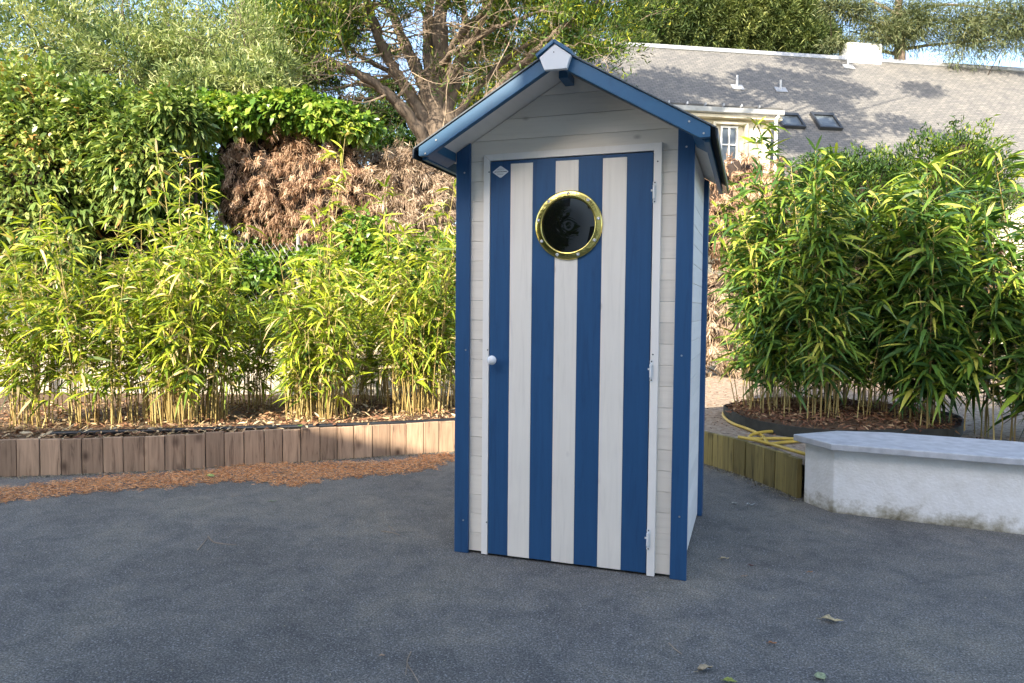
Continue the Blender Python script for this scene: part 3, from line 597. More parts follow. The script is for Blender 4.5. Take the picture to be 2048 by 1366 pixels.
# ------------------------------------------------------------------ bamboo
def bamboo(base, spread, nc, h0, h1, seed, label, mat=BAMBOO, lean=.5, ll=(.12, .23), lw=(.017, .029), dens=1.0, tm=.6, face=None, zb=.24, low=.40, extra=(), canes=0, tall=0.0, grp='bamboo clumps in the beds'):
    rg = np.random.default_rng(seed); root = empty('bamboo_clump', (base[0], base[1], zb), label, 'bamboo', grp)
    m = MB(); P = []; Dr = []
    specs = []
    for i in range(nc):
        a = rg.uniform(0, 6.283); r = spread*rg.random()**.6
        b = np.array([base[0]+r*math.cos(a), base[1]+r*math.sin(a), zb-.02]); h = rg.uniform(h0, h1)*(1 if rg.random() > .3 else .65)*(1.32 if rg.random() < tall else 1)
        ln = unit(np.array([math.cos(a)+rg.normal()*.6, math.sin(a)+rg.normal()*.6, 0]))*lean*rg.uniform(.2, 1)*h*.5
        specs.append((b, h, ln))
    for (bx, by, h, lx, ly) in extra: specs.append((np.array([bx, by, zb-.02]), h, np.array([lx, ly, 0])))
    for b, h, ln in specs:
        pts = [b+np.array([0, 0, h*t])+ln*t**2.2+rg.normal(size=3)*.008 for t in np.linspace(0, 1, 8)]
        m.tube(pts, np.linspace(.0058, .0018, 8)*rg.uniform(.7, 1.2), 6, float(np.clip(rg.normal(.6, .3), 0, 1)))
        pts = np.array(pts)
        nodes_ = int(h*14*dens)
        for j in range(nodes_):
            t = low+(1-low)*(j+rg.random())/nodes_
            p = np.array([np.interp(t, np.linspace(0, 1, 8), pts[:, k]) for k in range(3)])
            aa = rg.uniform(0, 6.283); bd = np.array([math.cos(aa), math.sin(aa), rg.uniform(.3, 1.2)])
            if face is not None: bd[:2] += face*.5
            bd = unit(bd); bl = rg.uniform(.08, .26)*(1.25-t*.6); q = p+bd*bl
            m.tube([p, p+bd*bl*.5+np.array([0, 0, .01]), q], [.0018, .0014, .001], 4, .7, False)
            nl = rg.integers(4, 8)
            for k in range(nl):
                s = rg.uniform(.45, 1.0); P.append(p+bd*bl*s)
                fan = unit(bd*np.array([1, 1, .35])+rg.normal(size=3)*np.array([.6, .6, .32])); Dr.append(fan)
        for k in range(5): P.append(pts[-1]); Dr.append(unit(np.array([rg.normal()*.6, rg.normal()*.6, .8])))
    for i in range(canes):
        a = rg.uniform(0, 6.283); r = spread*1.1*rg.random()**.5; b = np.array([base[0]+r*math.cos(a), base[1]+r*math.sin(a), zb-.02]); h = rg.uniform(.35, .95)
        t_ = np.array([math.cos(a), math.sin(a), 0])*rg.uniform(-.05, .22)*h+rg.normal(size=3)*.02; m.tube([b, b+t_*.4+np.array([0, 0, h*.5]), b+t_+np.array([0, 0, h])], [.0045, .004, .002], 5, float(rg.uniform(.3, 1)), False)
    P = np.array(P); Dr = np.array(Dr); n = len(P)
    m.build('culms', CULM, root)
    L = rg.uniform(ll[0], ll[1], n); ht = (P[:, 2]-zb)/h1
    tone = np.clip(rg.normal(tm-.04, .24, n)+.12*(ht-.5)+(rg.random(n) < .08)*.5, 0, 1)  # leaves lighter with height, sun on the tops put into the tone
    leaves('leaves', mat, P, Dr, L, rg.uniform(lw[0], lw[1], n), rg.uniform(.1, .75, n), tone, root, prof=((.12, .75), (.38, 1), (.7, .72)), fold=.12)
    return root
tc_ = -FH[:2]
def bp(x, y, z=.24): p = gz(x, y, z); return (p[0], p[1])
def lb_(x, y, sp, nc, h0, h1, seed, label, **k): bamboo(bp(x, y), sp, nc, h0, h1, seed, label, face=tc_, lean=.34, ll=(.07, .23), lw=(.012, .027), low=.28, dens=.66, tall=.12, **k)
def ex(x, y, *L): q = bp(x, y); return [(q[0]+a_, q[1]+b_, h, lx, ly) for a_, b_, h, lx, ly in L]
lb_(60, 850, .34, 40, .8, 1.7, 10, 'bamboo clump at the far left edge of the bed')
lb_(215, 846, .34, 40, .8, 1.8, 11, 'bamboo clump second from the far left edge of the bed')
lb_(375, 842, .30, 60, .8, 1.75, 12, 'leafy bamboo clump with thick yellow base above the start of the black pipe', canes=70, extra=ex(372, 836, (-.2, .2, 2.45, 0, .1), (-.05, .2, 2.3, .08, 0)))
lb_(500, 815, .24, 24, .6, 1.25, 18, 'thin low bamboo between the two thickest yellow stemmed clumps', canes=12)
lb_(635, 834, .28, 56, .7, 1.45, 13, 'bamboo clump in the middle of the left bed with one tall single shoot', canes=60, extra=ex(640, 826, (0, .1, 2.68, .16, .1), (.05, -.1, 2.2, .12, .1), (.1, 0, 1.95, .3, .1)))
lb_(735, 805, .22, 26, .6, 1.4, 19, 'sparse bamboo between the middle clump and the one at the cabin', canes=10)
lb_(835, 824, .30, 54, .8, 1.75, 14, 'bushy bamboo clump close against the left side of the cabin', canes=45, extra=ex(835, 824, (.2, .1, 2.2, .12, 0), (.1, .1, 2.0, .1, 0)))
lb_(930, 812, .24, 24, .7, 1.6, 20, 'bamboo clump half hidden behind the left wall of the cabin')
bamboo((rc[0]-.22, rc[1]+.0), .62, 74, 1.1, 2.2, 15, 'dense dark green bamboo clump in the plastic ring, sunlit on top', BAMBOO_D, .34, (.10, .27), (.018, .031), 1.25, .52, tc_, .33, .2, canes=60, extra=[(1.9, 3.05, 2.3, .0, .1), (2.0, 3.0, 2.2, .05, .1), (1.55, 3.4, 2.62, -.12, .1)], grp='bamboo clumps in the beds')
bamboo((rc[0]+.65, rc[1]-.35), .36, 34, 1.1, 2.1, 16, 'bamboo clump with broad dark leaves above the low white wall', BAMBOO_D, .35, (.18, .32), (.022, .036), 1.1, .48, tc_, .33, .2)
bamboo((3.7, 3.2), .6, 50, 1.1, 2.3, 17, 'bamboo clump farthest right behind the low wall', BAMBOO_D, .35, (.16, .3), (.02, .035), 1.0, .5, tc_, .24, .2)

# ------------------------------------------------------------------ garden wall and fence behind the left bed
def frame_box(r0, r1, d0, d1, z0, z1, m, tone=.5, bev=0): return m.prism([rd(r0, d0, z0), rd(r1, d0, z0), rd(r1, d1, z0), rd(r0, d1, z0)], (0, 0, z1-z0), tone, bev)
m = MB(); frame_box(-9, .6, 8.2, 8.38, 0, 1.02, m, .5, .01)
tag(m.build('garden_wall', PLASTER2), 'low white rendered wall behind the left bamboo', 'garden wall')
fen = empty('chain_link_fence', tuple(rd(-4, 8.26, 1.02)), 'grey chain link fence on top of the white wall', 'fence')
m = MB(); r = -9.0
while r < .6:
    for sg_ in (-1, 1):
        q = [rd(r+sg_*.6*t+(0.6 if sg_ < 0 else 0), 8.26+.003*sg_, 1.03+.6*t*1.6) for t in (0, 1)]
        m.tube(q, .0018, 3, .5, False)
    r += .075
m.build('wire_mesh', ZINC, fen)
for r in (-7.5, -5, -2.5, 0): m = MB().tube([rd(r, 8.29, 1.0), rd(r, 8.29, 2.1)], .02, 8); m.build('fence_post', ZINC, fen)

# ------------------------------------------------------------------ hedge plants
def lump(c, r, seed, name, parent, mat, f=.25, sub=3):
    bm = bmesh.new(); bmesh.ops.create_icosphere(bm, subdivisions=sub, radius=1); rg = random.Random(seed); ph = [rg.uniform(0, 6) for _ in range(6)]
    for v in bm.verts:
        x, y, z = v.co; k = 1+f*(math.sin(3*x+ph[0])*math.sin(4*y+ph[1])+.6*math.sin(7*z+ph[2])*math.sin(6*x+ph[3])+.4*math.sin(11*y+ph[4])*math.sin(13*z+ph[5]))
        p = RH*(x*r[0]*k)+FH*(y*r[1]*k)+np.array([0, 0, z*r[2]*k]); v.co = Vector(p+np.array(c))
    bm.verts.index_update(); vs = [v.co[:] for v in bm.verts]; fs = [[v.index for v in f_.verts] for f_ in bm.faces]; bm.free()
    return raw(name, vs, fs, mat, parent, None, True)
def shell(c, r, n, rg, inner=.75, front=True):
    """random points in the outer layer of a lumpy ellipsoid; returns points and outward directions"""
    u = unit(rg.normal(size=(n, 3)))
    if front: u[:, 1] = np.where(rg.random(n) < .75, -np.abs(u[:, 1]), u[:, 1])
    k = 1+.16*np.sin(5*u[:, 0]*3+c[0]*3)*np.sin(9*u[:, 2]+c[2])+.10*np.sin(17*u[:, 0]+2)*np.sin(15*u[:, 2]+1)
    k = k*rg.uniform(inner, 1.03, n); v = u*np.array(r)*k[:, None]
    P = np.array(c)+v[:, 0:1]*RH+v[:, 1:2]*FH+v[:, 2:3]*np.array([0, 0, 1.0])
    Dd = u[:, 0:1]*RH+u[:, 1:2]*FH+u[:, 2:3]*np.array([0, 0, 1.0]); return P, Dd
def dead(c, r, n, seed, label, mat=DEAD, L=(.035, .085), Wd=(.005, .011), hang=.6, grp='dead conifers in the hedge'):
    rg = np.random.default_rng(seed); base = np.array(c)-np.array([0, 0, c[2]]); root = empty('dead_conifer', tuple(base), label, 'hedge plant', grp)
    m = MB(); top = np.array(c)+np.array([0, 0, r[2]*.8]); m.tube([base, (base+top)/2+RH*.05, top], [.07, .05, .015], 8)
    for i in range(46):
        u = unit(rg.normal(size=3)); u[2] = abs(u[2])*.6; e = np.array(c)+RH*u[0]*r[0]*.9+FH*u[1]*r[1]*.9+np.array([0, 0, (rg.uniform(-1, 1))*r[2]*.9]); s = base+(top-base)*np.clip((e[2]-.3)/max(top[2], .1), .05, .9)
        m.tube([s, (s+e)/2+np.array([0, 0, .06]), e], [.018, .01, .004], 5, .5, False)
    A, B_ = shell(c, r, 90, rg, .55)
    for a_, d_ in zip(A, B_):
        e_ = a_+unit(d_+rg.normal(size=3)*.5)*rg.uniform(.10, .30); s_ = base+(top-base)*np.clip((a_[2]-.3)/max(top[2], .1), .05, .9); m.tube([s_, (s_+a_)/2+rg.normal(size=3)*.05, a_, (a_+e_)/2+rg.normal(size=3)*.03, e_], [.009, .007, .005, .0035, .0015], 4, float(rg.random()), False)
    m.build('branches', TWIG, root)
    lump(c, (r[0]*.74, r[1]*.72, r[2]*.80), seed, 'branch_shade_core', root, DEADWOOD, .3)  # solid core, darkened to put gap shade behind the sprays
    ncl = int(n/55); P, Dd = shell(c, r, ncl, rg, .66)
    Q = unit(Dd*.5+rg.normal(size=Dd.shape)*.45+np.array([0, 0, -hang])); s_ = rg.random((ncl*55, 1))
    P = np.repeat(P, 55, 0)+np.repeat(Q, 55, 0)*s_*.15+rg.normal(size=(ncl*55, 3))*.018*(1-s_*.3)
    Dr = unit(np.repeat(Q, 55, 0)*.8+rg.normal(size=P.shape)*.45+np.array([0, 0, -.35])); nn = len(P)
    tone = np.clip(np.repeat(rg.normal(.55, .2, ncl), 55)+rg.normal(size=nn)*.15, 0, 1)
    leaves('dead_foliage', mat, P, Dr, rg.uniform(*L, nn), rg.uniform(*Wd, nn), rg.uniform(0, .5, nn), tone, root, prof=((.3, 1), (.7, .8)))
    return root
def H(px, py_, d): return at(px, py_, d)
dead(H(200, 440, 8.9), (1.1, .5, 1.0), 20000, 30, 'brown dead conifer farthest left behind the evergreen shrub')
dead(H(545, 375, 8.95), (.85, .5, .78), 34000, 31, 'reddish brown dead conifer under the ivy, left part of the hedge')
dead(H(655, 400, 8.85), (.62, .45, .78), 24000, 32, 'brown dead conifer in the middle of the hedge, behind the tall bamboo shoot')
dead(H(812, 388, 9.1), (.72, .45, .56), 26000, 33, 'pale grey brown dead conifer top just left of the cabin roof', DEADGREY, (.06, .14), (.005, .011), .35)
dead(H(820, 480, 8.9), (.7, .4, .5), 18000, 34, 'pale dead conifer low beside the left wall of the cabin', DEADGREY, (.06, .13), (.005, .011), .5)
dead(H(1475, 425, 11.0), (1.0, .55, .85), 28000, 35, 'rust brown dead conifer right of the cabin under the dormer', DEAD, (.05, .11), (.008, .015), .7)
dead(H(1600, 560, 11.2), (1.1, .5, 1.35), 24000, 36, 'brown dead hedge plant behind the right bamboo', DEAD, (.05, .11), (.008, .015), .5)
dead(H(1460, 640, 11.1), (.9, .5, .85), 20000, 37, 'tan dead hedge plant standing on the sand right of the cabin', DEADGREY, (.07, .15), (.008, .016), .5)
dead(H(1850, 560, 11.4), (1.6, .5, 1.6), 20000, 38, 'brown dead hedge plant farthest right', DEAD, (.08, .17), (.01, .02), .5)

def leafy(name, blobs, mat, seed, label, cat, L, Wd, dens, tm=.5, parts=('foliage', 'stems'), grp=None, droop=(.1, .5), out=.7, upb=.2, core=True, inner=.6, prof=((.45, 1),), tsd=.2, fold=.1, trunk=None, front=True, spat=.14):
    rg = np.random.default_rng(seed); c0_ = np.array(blobs[0][0]); base = np.array([c0_[0], c0_[1], 0]); root = empty(name, tuple(base), label, cat, grp)
    Ps, Ds, T = [], [], []; m = MB()
    for c, r in blobs:
        n = int(dens*(r[0]*r[2]+r[1]*r[2]+r[0]*r[1])); P, Dd = shell(c, r, n, rg, inner, front); Ps.append(P); Ds.append(Dd); T.append(np.full(n, rg.normal()*.06))
        m.tube([base+np.array([0, 0, .1]), (base+np.array(c))/2+RH*.06, np.array(c)], [.04, .025, .01], 6)
        for i in range(10):
            u = unit(rg.normal(size=3)); e = np.array(c)+(RH*u[0]*r[0]+FH*u[1]*r[1]+np.array([0, 0, 1])*u[2]*r[2])*.85; m.tube([np.array(c), (np.array(c)+e)/2+np.array([0, 0, .03]), e], [.012, .008, .003], 4, .5, False)
        if core: lump(c, (r[0]*.62, r[1]*.6, r[2]*.66), seed+len(Ps), 'stem_shade_core', root, DEADWOOD, .35, 2)  # solid dark core standing for the shade between leaves
    m.build(parts[1], BARK if trunk else DEADWOOD, root)
    P = np.concatenate(Ps); Dd = np.concatenate(Ds); T = np.concatenate(T); n = len(P)
    Dr = unit(Dd*out+rg.normal(size=P.shape)*.6+np.array([0, 0, upb]))
    leaves(parts[0], mat, P, Dr, rg.uniform(*L, n), rg.uniform(*Wd, n), rg.uniform(*droop, n), np.clip(rg.normal(tm, tsd, n)+T+spat*np.sin(P[:, 0]*5.1+P[:, 2]*3.3)*np.sin(P[:, 2]*6.7+P[:, 1]*4+1.3), 0, 1), root, prof=prof, fold=fold)
    return root
leafy('ivy', [(H(x, 560, 8.75), (.5, .3, .62)) for x in (120, 260, 390, 500, 600, 700, 800, 900)], IVY, 49, 'continuous mass of dark ivy low behind all the left bamboo', 'ivy', (.04, .08), (.03, .06), 3600, .38, upb=-.2, out=.9, prof=((.22, .85), (.55, .9)), grp='ivy on the hedge')
# ivy on top of the hedge and creeping down
leafy('ivy', [(H(500, 238, 8.7), (.42, .4, .22)), (H(590, 225, 8.7), (.5, .42, .22)), (H(660, 242, 8.6), (.36, .4, .20)), (H(715, 258, 8.65), (.26, .35, .15)), (H(440, 235, 8.7), (.3, .4, .25))], IVY, 41, 'bright green ivy spilling over the top of the dead hedge', 'ivy', (.035, .10), (.03, .085), 9500, .60, tsd=.26, spat=.2, upb=-.2, out=.9, prof=((.22, .85), (.55, .9)), grp='ivy on the hedge')
leafy('ivy', [(H(715, 460, 8.25), (.26, .16, .2)), (H(770, 520, 8.2), (.5, .16, .28)), (H(640, 520, 8.2), (.35, .16, .18)), (H(500, 540, 8.2), (.4, .16, .18)), (H(740, 590, 8.1), (.6, .14, .22))], IVY, 42, 'dark ivy patch creeping up the hedge behind the middle bamboo', 'ivy', (.045, .085), (.04, .075), 3000, .55, upb=-.2, out=.9, core=False, prof=((.22, .85), (.55, .9)), grp='ivy on the hedge')
leafy('ivy', [(H(340, 400, 8.4), (.38, .3, .6)), (H(400, 490, 8.3), (.34, .25, .4)), (H(345, 560, 8.15), (.5, .2, .35)), (H(420, 350, 8.45), (.14, .22, .35))], IVY, 43, 'dark green ivy leaves low in the left part of the hedge', 'ivy', (.04, .08), (.035, .07), 4200, .52, upb=-.2, out=.9, prof=((.22, .85), (.55, .9)), grp='ivy on the hedge')
leafy('ivy', [(H(880, 560, 8.4), (.5, .2, .55)), (H(560, 640, 8.15), (.9, .1, .22)), (H(800, 640, 8.15), (.7, .1, .2))], IVY, 44, 'ivy hanging over the white wall beside the cabin', 'ivy', (.04, .08), (.035, .07), 5200, .40, upb=-.2, out=.9, core=False, prof=((.22, .85), (.55, .9)), grp='ivy on the hedge')
leafy('evergreen_shrub', [(H(352, 236, 8.1), (.36, .45, .30)), (H(280, 330, 8.0), (.5, .45, .6)), (H(395, 262, 8.2), (.16, .3, .18)), (H(210, 270, 8.2), (.6, .5, .6))], SHRUB, 45, 'evergreen shrub with glossy pointed leaves at the upper left', 'shrub', (.08, .14), (.028, .045), 4600, .5, droop=(.2, .7), out=1.0, prof=((.3, .95), (.65, .8)))
leafy('evergreen_shrub', [(H(60, 380, 8.0), (.9, .5, 1.2)), (H(60, 250, 8.2), (.9, .5, .7))], SHRUB, 46, 'evergreen shrub at the far left edge', 'shrub', (.08, .14), (.028, .045), 3600, .5, droop=(.2, .7), out=1.0, prof=((.3, .95), (.65, .8)))
leafy('green_conifer', [(H(1650, 360, 10.6), (.55, .5, .38)), (H(1740, 400, 10.5), (.8, .5, .72)), (H(1630, 440, 10.8), (.5, .4, .5)), (H(1900, 380, 10.5), (1.0, .5, .9))], CYP, 47, 'green hedge conifer with upright sprays at the right', 'hedge plant', (.06, .13), (.014, .028), 6500, .42, upb=.9, out=.6)
# ------------------------------------------------------------------ trees
def grow(m, p0, dr, L, r0, rg, depth, tips, gnarl=.25, nseg=5, upb=.1, kids=(3, 5), shrink=.62, minr=.004):
    pts = [np.array(p0)]; d = unit(np.array(dr))
    for i in range(nseg):
        d = unit(d+rg.normal(size=3)*gnarl*.5+np.array([0, 0, upb*.3])); pts.append(pts[-1]+d*L/nseg)
    rad = np.linspace(r0, max(r0*.35, minr*.6), nseg+1); m.tube(pts, rad, 6 if r0 > .03 else 4, rg.random(), False)
    if depth == 0: tips.append((pts[-1], d)); tips.append((pts[-2], d)); return
    for k in range(rg.integers(*kids)):
        t = rg.uniform(.35, 1.0); i = min(int(t*nseg), nseg-1); p = pts[i]+(pts[i+1]-pts[i])*(t*nseg-i)
        nd_ = unit(d+rg.normal(size=3)*.65+np.array([0, 0, upb])); grow(m, p, nd_, L*shrink*rg.uniform(.7, 1.15), max(rad[i]*.55, minr), rg, depth-1, tips, gnarl, nseg, upb, kids, shrink, minr)
    grow(m, pts[-1], d, L*shrink*.8, rad[-1], rg, depth-1, tips, gnarl, nseg, upb, kids, shrink, minr)
# big cypress: limbs follow the photograph, each leaning towards or away from the viewer
TD = 13.5
rg = np.random.default_rng(77)
b0 = at(880, 330, TD); cyp = empty('cypress_tree', (b0[0], b0[1], 0), 'large old cypress with many bare spreading limbs behind the hedge', 'tree')
limbs = [  # pixel path, start/end radius (m), depth drift
 ([(880, 420), (878, 330), (876, 270), (868, 200), (864, 150)], .34, .20, 0),
 ([(893, 420), (892, 330), (893, 260), (890, 190), (884, 130), (880, 70), (886, 0), (892, -90), (890, -220)], .30, .07, .4),
 ([(846, 420), (850, 300), (838, 262), (812, 225), (775, 188), (735, 158), (690, 135), (640, 118), (590, 105)], .17, .03, -1.6),
 ([(858, 300), (845, 240), (822, 195), (795, 150), (770, 105), (752, 60), (738, 10), (725, -50)], .16, .07, -.8),
 ([(868, 230), (850, 175), (832, 135), (812, 95), (795, 50), (770, 5), (745, -50)], .17, .06, 1.2),
 ([(866, 200), (858, 130), (856, 60), (862, -10), (870, -120)], .15, .07, 1.4),
 ([(884, 200), (903, 150), (930, 105), (955, 60), (972, 10), (985, -60)], .13, .05, -1.0),
 ([(888, 240), (908, 180), (925, 120), (932, 60), (925, 0), (915, -80)], .12, .05, .6),
 ([(898, 310), (930, 255), (970, 205), (1015, 155), (1060, 112), (1110, 68), (1165, 25), (1220, -15)], .10, .03, -1.5),
 ([(895, 280), (925, 215), (965, 165), (1010, 120), (1060, 85), (1115, 62), (1165, 50)], .09, .025, .9),
 ([(850, 330), (846, 270), (838, 215), (842, 170), (835, 120)], .09, .04, .8),
 ([(900, 330), (950, 280), (1000, 235), (1050, 190), (1100, 165)], .08, .03, 1.8),
 ([(884, 130), (915, 75), (965, 25), (1030, -30), (1100, -80)], .09, .03, -1.8),
 ([(864, 150), (900, 110), (955, 75), (1020, 45), (1090, 20)], .07, .02, -2.2),
 ([(775, 188), (745, 195), (715, 200), (685, 210), (660, 205)], .04, .012, .5),
 ([(795, 150), (750, 130), (700, 100), (655, 60), (620, 30)], .06, .015, -1.2)]
m = MB(); tw = MB(); tips = []; fine = []
for path, r0, r1, drift in limbs:
    n = len(path); pts = [at(x, y, TD+drift*(i/(n-1))**1.3) for i, (x, y) in enumerate(path)]
    sp = spline(pts, 5)+rg.normal(size=((n-1)*5+1, 3))*.012; rr = (np.linspace(1, 0, len(sp))**.8*(r0-r1)+r1)*.85
    m.tube(sp, rr*(1+.10*np.sin(np.arange(len(sp))*1.3)), 12, rg.random())
    tips.append((sp[-1], unit(sp[-1]-sp[-3])))
    L = np.linalg.norm(sp[-1]-sp[0]); cnt = int((4 if drift < 0 else 9)+L*(2.2 if drift < 0 else 4)) if r0 < .25 else 5
    for k in range(cnt):
        t = rg.uniform(.4, 1); i = min(int(t*(len(sp)-1)), len(sp)-2); p = sp[i]; d = unit(sp[i+1]-sp[i]); side = unit(rg.normal(size=3)+d*.5); side[2] = side[2]*.35+.12
        fine.append((p, unit(side), rg.uniform(.6, 1.9)*(1.2-t*.5), max(rr[i]*.28, .012)))
for k in range(26):
    i = rg.integers(8, 30); lm = limbs[[2, 3, 4, 15][k % 4]]; j = rg.integers(2, len(lm[0])-1); x, y = lm[0][j]; dd = TD+lm[3]*(j/len(lm[0]))
    p0 = at(x, y, dd); x2 = x-rg.uniform(90, 210); y2 = y-rg.uniform(-35, 45)+8; e = at(x2, y2, dd+rg.normal()*.7); mid = (p0+e)/2+np.array([0, 0, -.12])
    q = spline([p0, mid, e], 5); tw.tube(q, np.linspace(.02, .005, len(q)), 5, rg.random(), False)
    for z in range(3): fine.append((q[rg.integers(3, 9)], unit(e-p0+rg.normal(size=3)*.4), rg.uniform(.3, .7), .008))
for p, d, L, r in fine: grow(tw, p, d, L, min(r, .02), rg, 2, tips, .28, 5, .05, (2, 4), .62, .0035)
m.build('limbs', BARK, cyp, True); tw.build('twigs', TWIG, cyp)
def sprays(tips, per, spread, rg, keep=None):
    P = np.array([t[0] for t in tips]); Dd = np.array([t[1] for t in tips])
    if keep is not None: k = keep(P); P, Dd = P[k], Dd[k]
    P = np.repeat(P, per, 0); Dd = np.repeat(Dd, per, 0); return P+rg.normal(size=P.shape)*spread, unit(Dd*.8+rg.normal(size=P.shape)*.6+np.array([0, 0, .45]))
def scr(P):
    v = P-C0; z = v@FW; return 1024+CF*(v@RT)/z, 683-CF*(v@UP)/z
def keepf(P):
    x, y = scr(P); out = np.abs(x-880)/330+np.clip((170-y)/260, -1, 2)
    return rg.random(len(P)) < np.clip((out-.62)*1.0, .05, .95)
P1, D1 = sprays(tips, 24, .12, rg, keepf)
# denser foliage clumps: list of (pixel, distance, size r, size z)
cl = [(620, 40, 13, .9, .5), (590, 100, 12.6, .6, .35), (670, 15, 12.5, .6, .28), (640, 130, 12.5, .3, .15), (660, 75, 12.2, .25, .15), (740, 0, 12.5, .5, .22), (610, 170, 12.8, .4, .28), (690, 215, 13, .12, .1),
      (820, -20, 13, .9, .4), (900, -60, 14, 1, .4), (1000, -20, 13, .8, .45), (1080, 10, 12.5, .8, .45), (1150, 20, 12.2, .7, .45), (1190, 45, 12, .4, .25), (1180, 95, 12, .35, .12), (1050, 90, 14.5, .6, .4), (960, 120, 15, .5, .3), (1130, 70, 15, .5, .3), (780, 90, 15, .4, .3), (560, 0, 14, .9, .5), (690, -10, 14.5, .8, .3), (830, -15, 12.2, .8, .25), (760, -40, 12.2, .8, .3), (930, -10, 12.4, .7, .25), (1040, 30, 14, .6, .25), (985, 70, 14.5, .5, .2)]
Ps, Ds, Ts = [P1], [D1], [np.clip(rg.normal(.55, .22, len(P1)), 0, 1)]
for x, y, d, r, rz in cl:
    for k in range(max(3, int(17*r*rz/.3*.5))):
        c = at(x, y, d)+(RH*rg.normal()*r*.6+FH*rg.normal()*r*.5+np.array([0, 0, rg.normal()*rz*.6])); n = 300
        u = unit(rg.normal(size=(n, 3))); P = c+u*np.array([.22, .22, .10])*rg.random((n, 1))**.4
        Ps.append(P); Ds.append(unit(u*.6+np.array([0, 0, .5])+rg.normal(size=(n, 3))*.4)); Ts.append(np.clip(rg.normal(.58 if x > 950 else .42, .2, n)+.1*rg.normal(), 0, 1))
P = np.concatenate(Ps); Dd = np.concatenate(Ds); T = np.concatenate(Ts); n = len(P)
leaves('foliage', CYP, P, Dd, rg.uniform(.06, .15, n), rg.uniform(.014, .03, n), rg.uniform(-.1, .2, n), T, cyp, prof=((.4, 1),))
# the upper crown, above the frame, its clumps placed to shade the house roof
Ps, Ds = [], []; ub = MB()
tgt = [(1200, 145), (1250, 160), (1300, 175), (1330, 150), (1370, 185), (1420, 170), (1460, 195), (1500, 160), (1540, 150), (1560, 190), (1600, 170), (1640, 200), (1680, 220), (1660, 160), (1600, 120), (1640, 125), (1690, 180), (1610, 260), (1660, 280), (1700, 260), (1580, 285), (1240, 200), (1290, 210), (1350, 205), (1700, 300), (1640, 300), (1800, 250), (1850, 180), (1900, 280), (1250, 180), (1310, 190)]
def hit(x, y): r = ray(x, y); h = math.radians(8.2)+YAW; nn = np.array([math.sin(h), -math.cos(h), 0])*math.sin(math.radians(47))+np.array([0, 0, math.cos(math.radians(47))]); q = at(1160, 84, 27.0); return C0+r*(((q-C0)@nn)/(r@nn))
cs = [hit(x+rg.normal()*14, y+rg.normal()*7)-SD*rg.uniform(12.5, 15.5) for x, y in tgt for _ in range(3)]
cs += [rd(rg.normal()*2.0-1.2, TD+rg.normal()*1.8, rg.uniform(9.5, 14)) for _ in range(70)]
for k, c in enumerate(cs):
    n = 190; u = unit(rg.normal(size=(n, 3))); q = c+u*np.array([.75, .75, .25])*rg.random((n, 1))**.5; sx, sy = scr(q); ok = sy < -40
    Ps.append(q[ok]); Ds.append(unit(u+np.array([0, 0, .6]))[ok])
    if k % 3 == 0: ub.tube([rd(-1.35, TD, 8.6), (rd(-1.35, TD, 9.6)+c)/2+np.array([0, 0, .6]), c], [.09, .05, .02], 5, .5, False)
P = np.concatenate(Ps); Dd = np.concatenate(Ds); n = len(P)
leaves('upper_foliage', CYP, P, Dd, rg.uniform(.2, .34, n), rg.uniform(.07, .12, n), .1, np.clip(rg.normal(.5, .2, n), 0, 1), cyp, prof=((.4, 1),))
ub.build('upper_limbs', BARK, cyp)

# conifer seen low behind the cypress trunk, and others
leafy('background_conifer', [(at(760, 235, 20), (1.5, .8, .45)), (at(720, 250, 20), (.9, .7, .3)), (at(800, 300, 19), (1.6, .8, .5)), (at(770, 180, 21), (.7, .6, .22))], CYP, 51, 'dark green conifer far behind the hedge, left of the cypress trunk', 'tree', (.10, .22), (.03, .06), 2600, .38, parts=('foliage', 'trunk'), upb=.5, inner=.3, core=False)
leafy('background_conifer', [(at(930, 200, 21), (1.2, .8, .7)), (at(1010, 150, 22), (1.5, .8, .7)), (at(1090, 95, 22), (1.3, .8, .5)), (at(960, 90, 22), (1.2, .8, .6))], CYP, 52, 'yellow green conifer far behind, seen through the bare cypress branches', 'tree', (.12, .24), (.03, .06), 1500, .7, parts=('foliage', 'trunk'), upb=.5, inner=.2, core=False)
# grey-green tree at the upper left
gt = np.random.default_rng(61); b = at(400, 600, 10.6); root = empty('acacia_tree', (b[0], b[1], 0), 'grey green feathery tree above the hedge at the upper left', 'tree')
m = MB(); tps = []
m.tube([np.array([b[0], b[1], 0]), at(380, 300, 10.6), at(400, 150, 10.6)], [.14, .10, .06], 9)
for x, y, dd in [(350, 60, .3), (420, 40, -.4), (470, 90, .2), (520, 110, -.3), (560, 90, 0), (540, 60, .4), (580, 140, .2), (500, 170, -.5), (450, 170, -.6), (390, 120, -.7), (340, 150, -.3), (520, 20, .5), (600, 120, -.2), (570, 170, -.1), (250, 80, 0), (150, 120, .3), (60, 60, .2), (180, 20, .1), (300, 10, .4)]:
    p = at(x, y, 10.6+dd); s = at(395, 230, 10.6); grow(m, s+(p-s)*.35, p-s, np.linalg.norm(p-s)*.5, .03, gt, 2, tps, .3, 5, .12, (3, 5), .6)
m.build('branches', BARK, root)
P = np.array([t_[0] for t_ in tps]); Dd = np.array([t_[1] for t_ in tps]); x, y = scr(P); edge = np.interp(x, [0, 300, 343, 400, 430, 445, 475, 520, 560, 600, 640], [-300, -300, -200, -20, 60, 85, 75, 10, 50, 90, 400]); k = y > edge-30; P, Dd = P[k], Dd[k]
per = 24; P = np.repeat(P, per, 0); Dd = np.repeat(Dd, per, 0); n = len(P); P = P+gt.normal(size=P.shape)*.13+Dd*gt.uniform(-.2, .1, n)[:, None]
